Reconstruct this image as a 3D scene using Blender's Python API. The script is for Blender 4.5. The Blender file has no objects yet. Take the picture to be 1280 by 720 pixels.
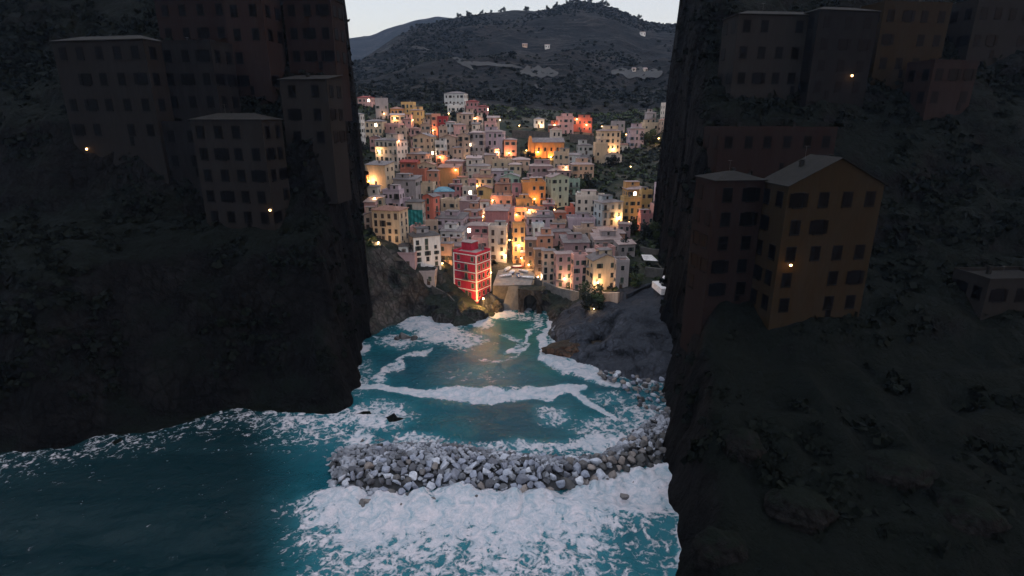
import bpy, bmesh, math, random
import numpy as np
from mathutils import Vector, Matrix
random.seed(7); RNG = np.random.RandomState(11)
R = math.radians
S = bpy.context.scene; COL = S.collection

# ---------------------------------------------------------------- camera
CH, PITCH, F = 66.0, R(17.2), 691.0
CP, SP = math.cos(PITCH), math.sin(PITCH)
cd = bpy.data.cameras.new('camera'); cam = bpy.data.objects.new('camera', cd); COL.objects.link(cam)
cam.location = (0, 0, CH); cam.rotation_euler = (R(90)-PITCH, 0, 0)
cd.sensor_fit = 'VERTICAL'; cd.sensor_height = 24; cd.lens = 24*F/720
cd.clip_start = 1; cd.clip_end = 20000
S.camera = cam

# ---------------------------------------------------------------- world, sun, exposure
SUN_EL, SUN_AZ = R(2.0), R(112)          # azimuth measured clockwise from the view direction (+Y)
w = bpy.data.worlds.new('World'); S.world = w; w.use_nodes = True
nt = w.node_tree; bg = nt.nodes['Background']
sky = nt.nodes.new('ShaderNodeTexSky'); sky.sky_type = 'NISHITA'; sky.sun_disc = False
sky.sun_elevation = SUN_EL; sky.sun_rotation = SUN_AZ
sky.air_density = 1.0; sky.dust_density = 2.5; sky.ozone_density = 1.6; sky.altitude = 60
# dusk sky mixed with a pale tint; overhead brightening added to lift the facades
tc_ = nt.nodes.new('ShaderNodeTexCoord'); sx_ = nt.nodes.new('ShaderNodeSeparateXYZ'); nt.links.new(tc_.outputs['Generated'], sx_.inputs[0])
cr_ = nt.nodes.new('ShaderNodeValToRGB'); nt.links.new(sx_.outputs[2], cr_.inputs[0])
for k_, (p_, c_) in enumerate([(0, (.98, .90, .84, 1)), (.30, (.76, .80, .90, 1))]): cr_.color_ramp.elements[k_].position = p_; cr_.color_ramp.elements[k_].color = c_
e_ = cr_.color_ramp.elements.new(1.0); e_.color = (1.0, .98, 1.0, 1)
mx_ = nt.nodes.new('ShaderNodeMix'); mx_.data_type = 'RGBA'; mx_.inputs[0].default_value = .8
gn_ = nt.nodes.new('ShaderNodeMix'); gn_.data_type = 'RGBA'; gn_.blend_type = 'MULTIPLY'; gn_.inputs[0].default_value = 1
gr_ = nt.nodes.new('ShaderNodeMapRange'); gr_.inputs[1].default_value = .2; gr_.inputs[2].default_value = .9; gr_.inputs[3].default_value = 1.0; gr_.inputs[4].default_value = 1.9
nt.links.new(sx_.outputs[2], gr_.inputs[0])
nt.links.new(sky.outputs[0], mx_.inputs[6]); nt.links.new(cr_.outputs[0], mx_.inputs[7])
nt.links.new(mx_.outputs[2], gn_.inputs[6]); nt.links.new(gr_.outputs[0], gn_.inputs[7])
nt.links.new(gn_.outputs[2], bg.inputs[0]); bg.inputs[1].default_value = 0.15
sl = bpy.data.lights.new('sun', 'SUN'); sun = bpy.data.objects.new('sun', sl); COL.objects.link(sun)
sl.energy = 0.05; sl.angle = R(25); sl.color = (1, .82, .72)
sd = Vector((math.sin(SUN_AZ)*math.cos(SUN_EL+R(12)), math.cos(SUN_AZ)*math.cos(SUN_EL+R(12)), math.sin(SUN_EL+R(12))))
sun.rotation_euler = sd.to_track_quat('Z', 'Y').to_euler()
S.view_settings.view_transform = 'Standard'; S.view_settings.look = 'None'
S.view_settings.gamma = 1; S.view_settings.use_curve_mapping = False
S.view_settings.exposure = 2.68
S.render.engine = 'CYCLES'
S.cycles.max_bounces = 5; S.cycles.diffuse_bounces = 2; S.cycles.glossy_bounces = 2
S.cycles.transmission_bounces = 2; S.cycles.volume_bounces = 0
S.cycles.use_light_tree = True
S.cycles.sample_clamp_indirect = 3

# ---------------------------------------------------------------- helpers
def proj(x, y, z):
    d = y*CP+(CH-z)*SP; u = y*SP+(z-CH)*CP
    return 640+F*x/d, 360-F*u/d
def at(px, py, Y):
    a = (px-640)/F; b = (360-py)/F
    t = Y/(CP+b*SP)
    return Vector((a*t, Y, CH+t*(-SP+b*CP)))
def ground(px, py, z=0.0):
    a = (px-640)/F; b = (360-py)/F
    t = (z-CH)/(-SP+b*CP)
    return Vector((a*t, t*(CP+b*SP), z))

def hash3(ix, iy, iz, seed):
    h = (ix.astype(np.int64)*374761393 + iy.astype(np.int64)*668265263 + iz.astype(np.int64)*2147483647 + seed*974711) & 0x7fffffff
    h = (h ^ (h >> 13))*1274126177 & 0x7fffffff
    h = h ^ (h >> 16)
    return (h & 0xffff)/65535.0
def vnoise(x, y, z=None, seed=0):
    x = np.asarray(x, float); y = np.asarray(y, float)
    z = np.zeros_like(x) if z is None else np.asarray(z, float)
    ix, iy, iz = np.floor(x), np.floor(y), np.floor(z)
    fx, fy, fz = x-ix, y-iy, z-iz
    fx = fx*fx*(3-2*fx); fy = fy*fy*(3-2*fy); fz = fz*fz*(3-2*fz)
    r = 0
    for a in (0, 1):
        for b in (0, 1):
            for c in (0, 1):
                r = r + hash3(ix+a, iy+b, iz+c, seed)*(fx if a else 1-fx)*(fy if b else 1-fy)*(fz if c else 1-fz)
    return r*2-1
def fbm(x, y, z=None, s=1.0, o=4, seed=0, rid=False):
    r = 0; a = 1; t = 0
    for k in range(o):
        n = vnoise(np.asarray(x)/s+k*17.3, np.asarray(y)/s+k*9.1, None if z is None else np.asarray(z)/s, seed+k)
        if rid: n = 1-2*np.abs(n)
        r = r+a*n; t += a; a *= .5; s *= .5
    return r/t
def sstep(t):
    t = np.clip(t, 0, 1); return t*t*(3-2*t)

def put(name, me, parent=None, mats=None):
    o = bpy.data.objects.new(name, me); COL.objects.link(o)
    if parent is not None: o.parent = parent
    for m in (mats or []): me.materials.append(m)
    return o
def tag(o, label=None, cat=None, group=None, kind=None):
    if label: o['label'] = label
    if cat: o['category'] = cat
    if group: o['group'] = group
    if kind: o['kind'] = kind
    return o
def empty(name, loc, rz=0, **k):
    o = bpy.data.objects.new(name, None); COL.objects.link(o); o.location = loc; o.rotation_euler = (0, 0, rz)
    o.empty_display_size = .3
    return tag(o, **k)
class MB:
    def __init__(s): s.v = []; s.f = []; s.m = []; s.cur = 0
    def face(s, pts):
        n = len(s.v); s.v += [tuple(p) for p in pts]; s.f.append(tuple(range(n, n+len(pts)))); s.m.append(s.cur)
    def poly(s, vs, fs):
        n = len(s.v); s.v += [tuple(p) for p in vs]
        for f in fs: s.f.append(tuple(i+n for i in f)); s.m.append(s.cur)
    def box(s, x0, y0, z0, x1, y1, z1):
        s.poly([(x0,y0,z0),(x1,y0,z0),(x1,y1,z0),(x0,y1,z0),(x0,y0,z1),(x1,y0,z1),(x1,y1,z1),(x0,y1,z1)],
               [(0,3,2,1),(4,5,6,7),(0,1,5,4),(1,2,6,5),(2,3,7,6),(3,0,4,7)])
    def tube(s, a, b, r0, r1=None, n=8):
        r1 = r0 if r1 is None else r1
        a = Vector(a); b = Vector(b); d = (b-a).normalized()
        u = d.orthogonal().normalized(); v = d.cross(u)
        vs = []
        for c, r in ((a, r0), (b, r1)):
            for i in range(n):
                t = 2*math.pi*i/n; vs.append(c+u*(r*math.cos(t))+v*(r*math.sin(t)))
        fs = [(i, (i+1) % n, n+(i+1) % n, n+i) for i in range(n)]+[tuple(range(n-1, -1, -1)), tuple(range(n, 2*n))]
        s.poly(vs, fs)
    def mesh(s, name, mats, smooth=False):
        me = bpy.data.meshes.new(name); me.from_pydata(s.v, [], s.f)
        for m in mats: me.materials.append(m)
        me.polygons.foreach_set('material_index', s.m)
        if smooth: me.polygons.foreach_set('use_smooth', [True]*len(me.polygons))
        me.update(); return me
    def build(s, name, mats, parent=None, smooth=False):
        return put(name, s.mesh(name, mats if isinstance(mats, list) else [mats], smooth), parent)

def grid_mesh(name, X, Y, Z, mats, smooth=True, keep=None):
    ny, nx = X.shape
    co = np.stack([X.ravel(), Y.ravel(), Z.ravel()], 1)
    i = np.arange(ny*nx).reshape(ny, nx)
    q = np.stack([i[:-1,:-1], i[:-1,1:], i[1:,1:], i[1:,:-1]], -1).reshape(-1, 4)
    if keep is not None: q = q[keep.ravel()]
    me = bpy.data.meshes.new(name)
    me.from_pydata(co.tolist(), [], q.tolist())
    for m in mats: me.materials.append(m)
    if smooth: me.polygons.foreach_set('use_smooth', [True]*len(me.polygons))
    me.update()
    return put(name, me)

# ---------------------------------------------------------------- materials
def mat(name):
    m = bpy.data.materials.new(name); m.use_nodes = True
    return m, m.node_tree, m.node_tree.nodes['Principled BSDF']
def N(nt, t, **k):
    n = nt.nodes.new(t)
    for a, b in k.items():
        if a in n.inputs: n.inputs[a].default_value = b
        else: setattr(n, a, b)
    return n
def ramp(nt, src, stops):
    r = nt.nodes.new('ShaderNodeValToRGB'); e = r.color_ramp.elements
    while len(e) < len(stops): e.new(.5)
    for k, (p, c) in enumerate(stops):
        e[k].position = p; e[k].color = tuple(c)+(1,) if len(c) == 3 else c
    nt.links.new(src, r.inputs[0]); return r.outputs[0]
def mixc(nt, f, a, b, mode='MIX'):
    m = nt.nodes.new('ShaderNodeMix'); m.data_type = 'RGBA'; m.blend_type = mode
    L = nt.links.new
    if hasattr(f, 'links'): L(f, m.inputs[0])
    else: m.inputs[0].default_value = f
    for s, i in ((a, 6), (b, 7)):
        if hasattr(s, 'links'): L(s, m.inputs[i])
        else: m.inputs[i].default_value = tuple(s)+(1,)
    return m.outputs[2]
def math_(nt, op, a, b=None, clamp=False):
    m = nt.nodes.new('ShaderNodeMath'); m.operation = op; m.use_clamp = clamp
    for s, i in ((a, 0), (b, 1)):
        if s is None: continue
        if hasattr(s, 'links'): nt.links.new(s, m.inputs[i])
        else: m.inputs[i].default_value = s
    return m.outputs[0]
def noise(nt, co, scale, detail=5, rough=.6, dist=0):
    n = nt.nodes.new('ShaderNodeTexNoise'); n.inputs['Scale'].default_value = scale
    n.inputs['Detail'].default_value = detail; n.inputs['Roughness'].default_value = rough
    n.inputs['Distortion'].default_value = dist
    if co is not None: nt.links.new(co, n.inputs['Vector'])
    return n.outputs[0]
def bump(nt, h, b, strength=.5, dist=.2):
    n = nt.nodes.new('ShaderNodeBump'); n.inputs['Strength'].default_value = strength; n.inputs['Distance'].default_value = dist
    nt.links.new(h, n.inputs['Height']); nt.links.new(n.outputs[0], b.inputs['Normal'])
def coords(nt, kind='Object', sc=(1, 1, 1)):
    t = nt.nodes.new('ShaderNodeTexCoord'); m = nt.nodes.new('ShaderNodeMapping'); m.inputs['Scale'].default_value = sc
    nt.links.new(t.outputs[kind], m.inputs[0]); return m.outputs[0]

def rock_mat(name, dark, light, green, gamt=.5, sc=1.0):
    m, nt, b = mat(name); L = nt.links.new
    co = coords(nt, sc=(1, 1, .75))
    n1 = noise(nt, co, .13*sc, 8, .62, .6); n2 = noise(nt, co, .9*sc, 6, .7)
    v = N(nt, 'ShaderNodeTexVoronoi', Scale=.35*sc, feature='DISTANCE_TO_EDGE'); L(co, v.inputs['Vector'])
    mid = [(a+c)/2*.8 for a, c in zip(dark, light)]
    c1 = ramp(nt, n1, [(.36, dark), (.5, mid), (.66, light)])
    c2 = mixc(nt, .75, c1, ramp(nt, n2, [(.3, (.25,)*3), (.72, (1.35,)*3)]), 'MULTIPLY')
    cv = nt.nodes.new('ShaderNodeVectorMath'); cv.operation = 'ADD'; L(co, cv.inputs[0]); nzz = N(nt, 'ShaderNodeTexNoise', Scale=.5*sc, Detail=4.0); L(co, nzz.inputs['Vector']); L(nzz.outputs['Color'], cv.inputs[1]); L(cv.outputs[0], v.inputs['Vector'])
    c2 = mixc(nt, .8, c2, ramp(nt, v.outputs[0], [(.0, (.2,)*3), (.13, (1,)*3)]), 'MULTIPLY')
    g = nt.nodes.new('ShaderNodeNewGeometry'); sp = nt.nodes.new('ShaderNodeSeparateXYZ'); L(g.outputs['Normal'], sp.inputs[0])
    up = math_(nt, 'MULTIPLY', math_(nt, 'SUBTRACT', math_(nt, 'ADD', sp.outputs[2], math_(nt, 'MULTIPLY', noise(nt, co, .3, 6, .7), 1.1)), 1.2-gamt*.4), 3.5, True)
    c3 = mixc(nt, up, c2, mixc(nt, noise(nt, co, 1.3, 4), [q*.5 for q in green], [q*1.6 for q in green]))
    L(c3, b.inputs['Base Color']); b.inputs['Roughness'].default_value = .85
    b.inputs['Specular IOR Level'].default_value = .25 if light[0] > .03 else .05
    h = math_(nt, 'ADD', math_(nt, 'MULTIPLY', n1, 3), math_(nt, 'ADD', n2, math_(nt, 'MULTIPLY', v.outputs[0], .6)))
    bump(nt, h, b, 1.0, 2.0)
    return m
M = {}
M['cliff'] = rock_mat('cliff_rock', (.012, .013, .016), (.17, .155, .15), (.02, .028, .022), .3)
M['dimcliff'] = rock_mat('dimmed_headland_rock', (.004, .004, .0045), (.013, .013, .014), (.004, .006, .005))  # headland rock near black: dimness painted into its colour
M['slab'] = rock_mat('grey_rock_slab', (.014, .018, .028), (.13, .145, .19), (.04, .046, .062), 0)
M['warm_brownrock'] = rock_mat('warm_tinted_brown_rock', (.06, .03, .02), (.32, .18, .12), (.05, .04, .03), 0)  # brown rock with warm light painted into its tone

def hill_mat():
    m, nt, b = mat('wooded_hillside'); L = nt.links.new
    co = coords(nt)
    n1 = noise(nt, co, .012, 8, .62, .8); n2 = noise(nt, co, .09, 6, .7); n3 = noise(nt, co, .5, 4, .7)
    c = ramp(nt, n1, [(.34, (.004, .006, .008)), (.5, (.008, .009, .011)), (.58, (.017, .016, .017)), (.7, (.034, .032, .032))])
    c = mixc(nt, .8, c, ramp(nt, n2, [(.3, (.45,)*3), (.75, (1.5,)*3)]), 'MULTIPLY')
    # dry stone terrace walls following the contours
    g = nt.nodes.new('ShaderNodeNewGeometry'); sp = nt.nodes.new('ShaderNodeSeparateXYZ'); L(g.outputs['Position'], sp.inputs[0])
    zz = math_(nt, 'ADD', sp.outputs[2], math_(nt, 'MULTIPLY', noise(nt, co, .02, 3), 26))
    fr = math_(nt, 'FRACT', math_(nt, 'MULTIPLY', zz, .16))
    line = math_(nt, 'MULTIPLY', math_(nt, 'LESS_THAN', fr, .24), math_(nt, 'MULTIPLY', math_(nt, 'SUBTRACT', noise(nt, co, .016, 5, .6), .47), 6, True))
    c = mixc(nt, math_(nt, 'MULTIPLY', line, .8), c, (.042, .04, .04))
    L(c, b.inputs['Base Color']); b.inputs['Roughness'].default_value = .95; b.inputs['Specular IOR Level'].default_value = .1
    bump(nt, math_(nt, 'ADD', math_(nt, 'MULTIPLY', n2, 4), n3), b, .9, 2.5)
    return m
M['hill'] = hill_mat()

def village_ground():
    m, nt, b = mat('village_ground'); L = nt.links.new
    co = coords(nt)
    n1 = noise(nt, co, .08, 7, .65, .5); n2 = noise(nt, co, .8, 5, .7)
    c = ramp(nt, n1, [(.36, (.014, .022, .016)), (.5, (.032, .036, .026)), (.6, (.07, .062, .05)), (.72, (.12, .11, .09))])
    c = mixc(nt, .8, c, ramp(nt, n2, [(.3, (.5,)*3), (.75, (1.35,)*3)]), 'MULTIPLY')
    L(c, b.inputs['Base Color']); b.inputs['Roughness'].default_value = .92; b.inputs['Specular IOR Level'].default_value = .15
    bump(nt, math_(nt, 'ADD', n1, n2), b, .8, .8)
    return m
M['ground'] = village_ground()

def plaster(name, col, dirt=.5):
    m, nt, b = mat(name); L = nt.links.new
    co = coords(nt); cs = coords(nt, sc=(1, 1, .18))
    t = nt.nodes.new('ShaderNodeObjectInfo')
    off = nt.nodes.new('ShaderNodeVectorMath'); off.operation = 'ADD'; L(cs, off.inputs[0])
    off2 = nt.nodes.new('ShaderNodeVectorMath'); off2.operation = 'SCALE'; L(t.outputs['Location'], off2.inputs[0]); off2.inputs['Scale'].default_value = 1.7
    L(off2.outputs[0], off.inputs[1])
    n1 = noise(nt, off.outputs[0], .35, 6, .65); n2 = noise(nt, off.outputs[0], 1.7, 5, .7)
    c = mixc(nt, ramp(nt, n1, [(.42, (0,)*3), (.68, (dirt,)*3)]), col, [q*.5+.01 for q in col])
    c = mixc(nt, .5, c, ramp(nt, n2, [(.25, (.6,)*3), (.6, (1.12,)*3)]), 'MULTIPLY')
    # bleached, patched areas
    c = mixc(nt, ramp(nt, noise(nt, co, .22, 3), [(.58, (0,)*3), (.64, (.3,)*3)]), c, [min(.75, q*1.1+(.06 if col[0] > .05 else 0)) for q in col])
    hs = nt.nodes.new('ShaderNodeHueSaturation'); L(c, hs.inputs['Color'])
    L(math_(nt, 'ADD', math_(nt, 'MULTIPLY', t.outputs['Random'], .3), .82), hs.inputs['Value'])
    L(hs.outputs[0], b.inputs['Base Color']); b.inputs['Roughness'].default_value = .9; b.inputs['Specular IOR Level'].default_value = .2 if col[0] > .03 else .04
    bump(nt, n2, b, .3, .06)
    return m
PC = {'cream': (.62, .47, .33), 'ivory': (.66, .56, .48), 'white': (.66, .64, .62), 'pink': (.60, .34, .31), 'salmon': (.66, .33, .22),
      'rose': (.48, .22, .22), 'red': (.42, .05, .055), 'crimson': (.50, .035, .065), 'orange': (.66, .30, .11), 'ochre': (.60, .33, .14), 'yellow': (.66, .41, .17),
      'lilac': (.54, .42, .47), 'mauve': (.42, .28, .29), 'grey': (.38, .33, .33), 'mint': (.36, .48, .40), 'beige': (.54, .38, .29),
      'coral': (.66, .19, .13), 'brick': (.42, .15, .10), 'pale blue': (.50, .56, .60), 'brown': (.28, .19, .14), 'pale green': (.50, .53, .40),
      'dimmed stone': (.0125, .011, .0105), 'dimmed brown stone': (.0135, .008, .007), 'dimmed ochre stone': (.016, .0105, .005), 'dimmest stone': (.007, .0065, .007)}  # headland house walls: dimness painted into the stone colours
for k, c in PC.items(): M['w_'+k] = plaster('plaster_'+k.replace(' ', '_'), c)

def roof_mat(name, a, bcol):
    m, nt, b = mat(name); L = nt.links.new
    co = coords(nt)
    br = N(nt, 'ShaderNodeTexBrick', Scale=1.6); L(co, br.inputs['Vector']); br.inputs['Color1'].default_value = (.75,)*3+(1,); br.inputs['Color2'].default_value = (1.15,)*3+(1,); br.inputs['Mortar'].default_value = (.4,)*3+(1,); br.inputs['Mortar Size'].default_value = .03
    n1 = noise(nt, co, .5, 5, .7)
    c = mixc(nt, ramp(nt, n1, [(.35, (0,)*3), (.65, (1,)*3)]), a, bcol)
    c = mixc(nt, .5, c, br.outputs[0], 'MULTIPLY')
    t = nt.nodes.new('ShaderNodeObjectInfo'); hs = nt.nodes.new('ShaderNodeHueSaturation'); L(c, hs.inputs['Color'])
    L(math_(nt, 'ADD', math_(nt, 'MULTIPLY', t.outputs['Random'], .5), .7), hs.inputs['Value'])
    L(hs.outputs[0], b.inputs['Base Color']); b.inputs['Roughness'].default_value = .85; b.inputs['Specular IOR Level'].default_value = .1 if a[0] < .02 else .3
    bump(nt, br.outputs[1], b, .4, .05)
    return m
M['r_slate'] = roof_mat('slate_roof', (.15, .13, .135), (.27, .23, .23))
M['r_tile'] = roof_mat('tiled_roof', (.22, .11, .085), (.34, .19, .15))
M['r_mauve'] = roof_mat('weathered_pink_roof', (.27, .19, .18), (.38, .30, .29))
M['r_dark'] = roof_mat('dark_roof', (.06, .05, .05), (.1, .09, .09))
M['r_red'] = roof_mat('red_roof', (.2, .03, .03), (.3, .06, .05))
M['r_blue'] = roof_mat('blue_roof', (.06, .17, .24), (.2, .36, .44))
M['r_dimmed'] = roof_mat('dimmed_stone_roof', (.008, .008, .008), (.014, .013, .013))  # headland roofs, dimmed in the base colour like their walls
def plain(name, col, rough=.7, em=None, es=0, metal=0, var=.25, sc=1.5):
    m, nt, b = mat(name); L = nt.links.new
    if em:
        b.inputs['Base Color'].default_value = tuple(col)+(1,)
        b.inputs['Emission Color'].default_value = tuple(em)+(1,); b.inputs['Emission Strength'].default_value = es
    else:
        n = noise(nt, coords(nt), sc, 5, .65)
        L(mixc(nt, 1, col, ramp(nt, n, [(.3, (1-var,)*3), (.7, (1+var,)*3)]), 'MULTIPLY'), b.inputs['Base Color'])
    b.inputs['Roughness'].default_value = rough; b.inputs['Metallic'].default_value = metal
    return m
M['glass'] = plain('window_pane_dark', (.02, .022, .026), .2)
M['shut_green'] = plain('shutter_green', (.03, .05, .04), .7)
M['shut_brown'] = plain('shutter_brown', (.05, .03, .022), .7)
M['shut_blue'] = plain('shutter_blue', (.05, .1, .14), .7)
M['trim'] = plain('window_trim', (.36, .31, .27), .8)
M['white'] = plain('white_paint', (.7, .66, .66), .7)
M['door'] = plain('door_wood', (.06, .035, .025), .6)
M['iron'] = plain('dark_iron', (.02, .02, .022), .5)
M['conc'] = plain('concrete', (.17, .16, .155), .9, sc=.6, var=.35)
M['pale_stone'] = plain('pale_slipway_stone', (.15, .14, .13), .9, sc=.5, var=.3)
M['conc_dark'] = plain('old_sea_wall_stone', (.07, .064, .06), .9, sc=.6, var=.45)
M['teal'] = plain('teal_scaffold_net', (.02, .2, .19), .8, sc=.8, var=.3)
M['lit'] = plain('lit_window', (.8, .7, .5), .5, (1, .75, .5), 6)
M['lamp'] = plain('lamp_globe', (1, .8, .5), .4, (1, .5, .17), 5)
M['lampw'] = plain('lamp_globe_white', (1, .95, .9), .4, (1, .85, .7), 30)
M['bark'] = plain('bark', (.05, .04, .03), .9)
M['asphalt'] = plain('road_surface', (.17, .16, .15), .9, sc=.2)

def leaf_mat(name, a, b_):
    m, nt, b = mat(name); L = nt.links.new
    t = nt.nodes.new('ShaderNodeObjectInfo')
    n = noise(nt, coords(nt), 1.2, 4, .7)
    c = mixc(nt, ramp(nt, n, [(.35, (0,)*3), (.65, (1,)*3)]), a, b_)
    L(c, b.inputs['Base Color']); b.inputs['Roughness'].default_value = .8; b.inputs['Specular IOR Level'].default_value = .2 if b_[0] > .012 else .03
    return m
M['leaf'] = leaf_mat('foliage', (.02, .032, .016), (.06, .08, .035))
M['leaff'] = leaf_mat('far_foliage', (.006, .009, .009), (.017, .020, .017))
M['leafd'] = leaf_mat('dark_foliage', (.007, .010, .009), (.019, .024, .019))

def boulder_mat(name, stops):
    m, nt, b = mat(name); L = nt.links.new
    t = nt.nodes.new('ShaderNodeObjectInfo'); co = coords(nt)
    base = ramp(nt, t.outputs['Random'], stops)
    n = noise(nt, co, 1.3, 6, .7); n2 = noise(nt, co, 5, 5, .7)
    c = mixc(nt, .8, base, ramp(nt, n, [(.3, (.55,)*3), (.7, (1.2,)*3)]), 'MULTIPLY')
    c = mixc(nt, .4, c, ramp(nt, n2, [(.3, (.5,)*3), (.6, (1.1,)*3)]), 'MULTIPLY')
    L(c, b.inputs['Base Color']); b.inputs['Roughness'].default_value = .75
    bump(nt, math_(nt, 'ADD', n, math_(nt, 'MULTIPLY', n2, .4)), b, .6, .15)
    return m
M['core'] = plain('dark_wet_gravel', (.025, .026, .03), .9, sc=1, var=.5)
M['boulder'] = boulder_mat('breakwater_stone', [(0, (.035, .036, .045)), (.25, (.085, .09, .115)), (.5, (.165, .18, .235)), (.8, (.26, .29, .37)), (1, (.52, .54, .60))])
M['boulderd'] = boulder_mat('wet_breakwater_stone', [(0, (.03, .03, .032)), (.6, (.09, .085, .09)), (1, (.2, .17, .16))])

def sea_mat():
    m, nt, b = mat('sea_water'); L = nt.links.new
    co = coords(nt)
    at_ = nt.nodes.new('ShaderNodeAttribute'); at_.attribute_name = 'foam'
    sh = nt.nodes.new('ShaderNodeAttribute'); sh.attribute_name = 'shallow'
    n1 = noise(nt, co, .05, 4, .6, .5); n2 = noise(nt, co, .5, 7, .65, 1.0); n3 = noise(nt, co, 2.2, 5, .7, .4)
    water = ramp(nt, n1, [(.35, (.002, .042, .064)), (.65, (.003, .072, .096))])
    water = mixc(nt, math_(nt, 'MULTIPLY', sh.outputs['Fac'], 1.0), water, (.012, .085, .072))
    # lacy foam: warped voronoi edges
    wv = nt.nodes.new('ShaderNodeVectorMath'); wv.operation = 'ADD'; L(co, wv.inputs[0])
    nz = N(nt, 'ShaderNodeTexNoise', Scale=.35, Detail=5.0); L(co, nz.inputs['Vector'])
    sc = nt.nodes.new('ShaderNodeVectorMath'); sc.operation = 'SCALE'; sc.inputs['Scale'].default_value = 4.5; L(nz.outputs['Color'], sc.inputs[0]); L(sc.outputs[0], wv.inputs[1])
    v1 = N(nt, 'ShaderNodeTexVoronoi', Scale=.42, feature='DISTANCE_TO_EDGE'); L(wv.outputs[0], v1.inputs['Vector'])
    v2 = N(nt, 'ShaderNodeTexVoronoi', Scale=1.1, feature='DISTANCE_TO_EDGE'); L(wv.outputs[0], v2.inputs['Vector'])
    lace = math_(nt, 'ADD', math_(nt, 'MULTIPLY', v1.outputs[0], 1.1), math_(nt, 'MULTIPLY', v2.outputs[0], .7))
    lace = math_(nt, 'ADD', lace, math_(nt, 'MULTIPLY', math_(nt, 'SUBTRACT', .55, n2), 1.6))
    # foam where density beats the lace height
    f = math_(nt, 'SUBTRACT', math_(nt, 'MULTIPLY', at_.outputs['Fac'], 1.12), math_(nt, 'ADD', math_(nt, 'MULTIPLY', lace, 1.2), .09))
    f = math_(nt, 'MULTIPLY', f, 3.2, True)
    f = math_(nt, 'MULTIPLY', f, math_(nt, 'ADD', .55, math_(nt, 'MULTIPLY', n3, .75)), True)
    aer = math_(nt, 'MULTIPLY', at_.outputs['Fac'], .75, True)
    dim_ = nt.nodes.new('ShaderNodeAttribute'); dim_.attribute_name = 'side_dim'
    water = mixc(nt, dim_.outputs['Fac'], water, (.0012, .012, .016))  # side waters darkened: dimness painted into the sea colour
    aer = math_(nt, 'MULTIPLY', aer, math_(nt, 'SUBTRACT', 1.0, math_(nt, 'MULTIPLY', dim_.outputs['Fac'], .85)))
    water = mixc(nt, aer, water, (.045, .19, .24))
    foamc = mixc(nt, ramp(nt, n2, [(.35, (0,)*3), (.62, (1,)*3)]), (.25, .32, .38), (.50, .465, .51))  # soft shading of the foam painted in as a mottled tone
    L(mixc(nt, f, water, foamc), b.inputs['Base Color'])
    b.inputs['Specular IOR Level'].default_value = .17
    L(math_(nt, 'ADD', .16, math_(nt, 'MULTIPLY', f, .6)), b.inputs['Roughness'])
    b.inputs['IOR'].default_value = 1.33
    h = math_(nt, 'ADD', math_(nt, 'MULTIPLY', n2, 1.0), math_(nt, 'ADD', math_(nt, 'MULTIPLY', n3, .22), math_(nt, 'MULTIPLY', f, .35)))
    bump(nt, h, b, .75, .8)
    return m
M['sea'] = sea_mat()

# ---------------------------------------------------------------- terrain functions
TC = [(640,372,190),(640,340,208),(640,318,222),(640,300,236),(640,270,256),(640,245,274),(640,222,294),(640,200,318),(640,180,342),(640,165,362),(640,150,390),(640,132,430),
      (590,378,188),(590,345,200),(590,310,222),(590,275,250),(590,225,292),(590,200,318),(590,170,350),(590,148,385),(590,120,445),
      (700,366,190),(700,330,210),(700,296,236),(700,262,262),(700,225,292),(700,200,320),(700,168,362),(700,145,410),
      (540,350,186),(540,300,218),(540,262,256),(540,225,290),(540,195,322),(540,165,362),(540,140,405),(540,115,450),
      (490,318,182),(490,300,196),(490,262,240),(490,232,275),(490,200,312),(490,165,358),(490,140,410),(490,110,450),
      (445,315,182),(445,290,200),(445,245,245),(445,205,300),(445,170,350),(445,130,415),(445,100,450),(400,310,182),(400,240,240),(400,160,350),(400,90,450),
      (760,378,170),(760,330,200),(760,296,230),(760,272,250),(760,240,282),(760,205,318),(760,180,350),(760,158,385),(760,140,430),
      (815,380,160),(815,350,180),(815,320,205),(815,290,228),(815,258,258),(815,230,285),(815,190,330),(815,168,355),(815,150,390),(815,130,440),
      (860,375,160),(860,320,200),(860,250,255),(860,180,330),(860,140,400),(860,120,450)]
pts = [at(*c) for c in TC]
A0 = np.array([[p.x, p.y, p.z] for p in pts])
def tpsK(r2): return np.where(r2 > 0, .5*r2*np.log(np.maximum(r2, 1e-9)), 0)
P2 = A0[:, :2]/100
K = tpsK(((P2[:, None]-P2[None])**2).sum(-1))+np.eye(len(P2))*.01
Pm = np.hstack([np.ones((len(P2), 1)), P2])
SOL = np.linalg.solve(np.vstack([np.hstack([K, Pm]), np.hstack([Pm.T, np.zeros((3, 3))])]), np.concatenate([A0[:, 2], [0]*3]))
def plateau(x, y):
    x = np.asarray(x, float); y = np.asarray(y, float)
    q = np.stack([x.ravel(), y.ravel()], 1)/100
    out = np.empty(len(q))
    for i in range(0, len(q), 4000):
        qq = q[i:i+4000]
        k = tpsK(((qq[:, None]-P2[None])**2).sum(-1))
        out[i:i+4000] = k@SOL[:len(P2)]+SOL[len(P2)]+qq@SOL[len(P2)+1:]
    return out.reshape(x.shape)
CO_PX = [(300,440),(400,428),(438,423),(470,415),(498,400),(530,393),(552,397),(572,407),(592,404),(606,396),(618,388),(634,383),(648,376),(664,374),(680,384),(690,398),(692,414),(690,428),(703,444),(730,453),(752,463),(785,472),(842,480),(920,490)]
COAST = np.array([list(ground(*c))[:2] for c in CO_PX])
CW = np.interp(np.arange(len(CO_PX)), [0,4,6,9,11,13,15,17,18,23], [16,13,11,8,6,5,9,14,22,26])   # cliff width inland per vertex
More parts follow.
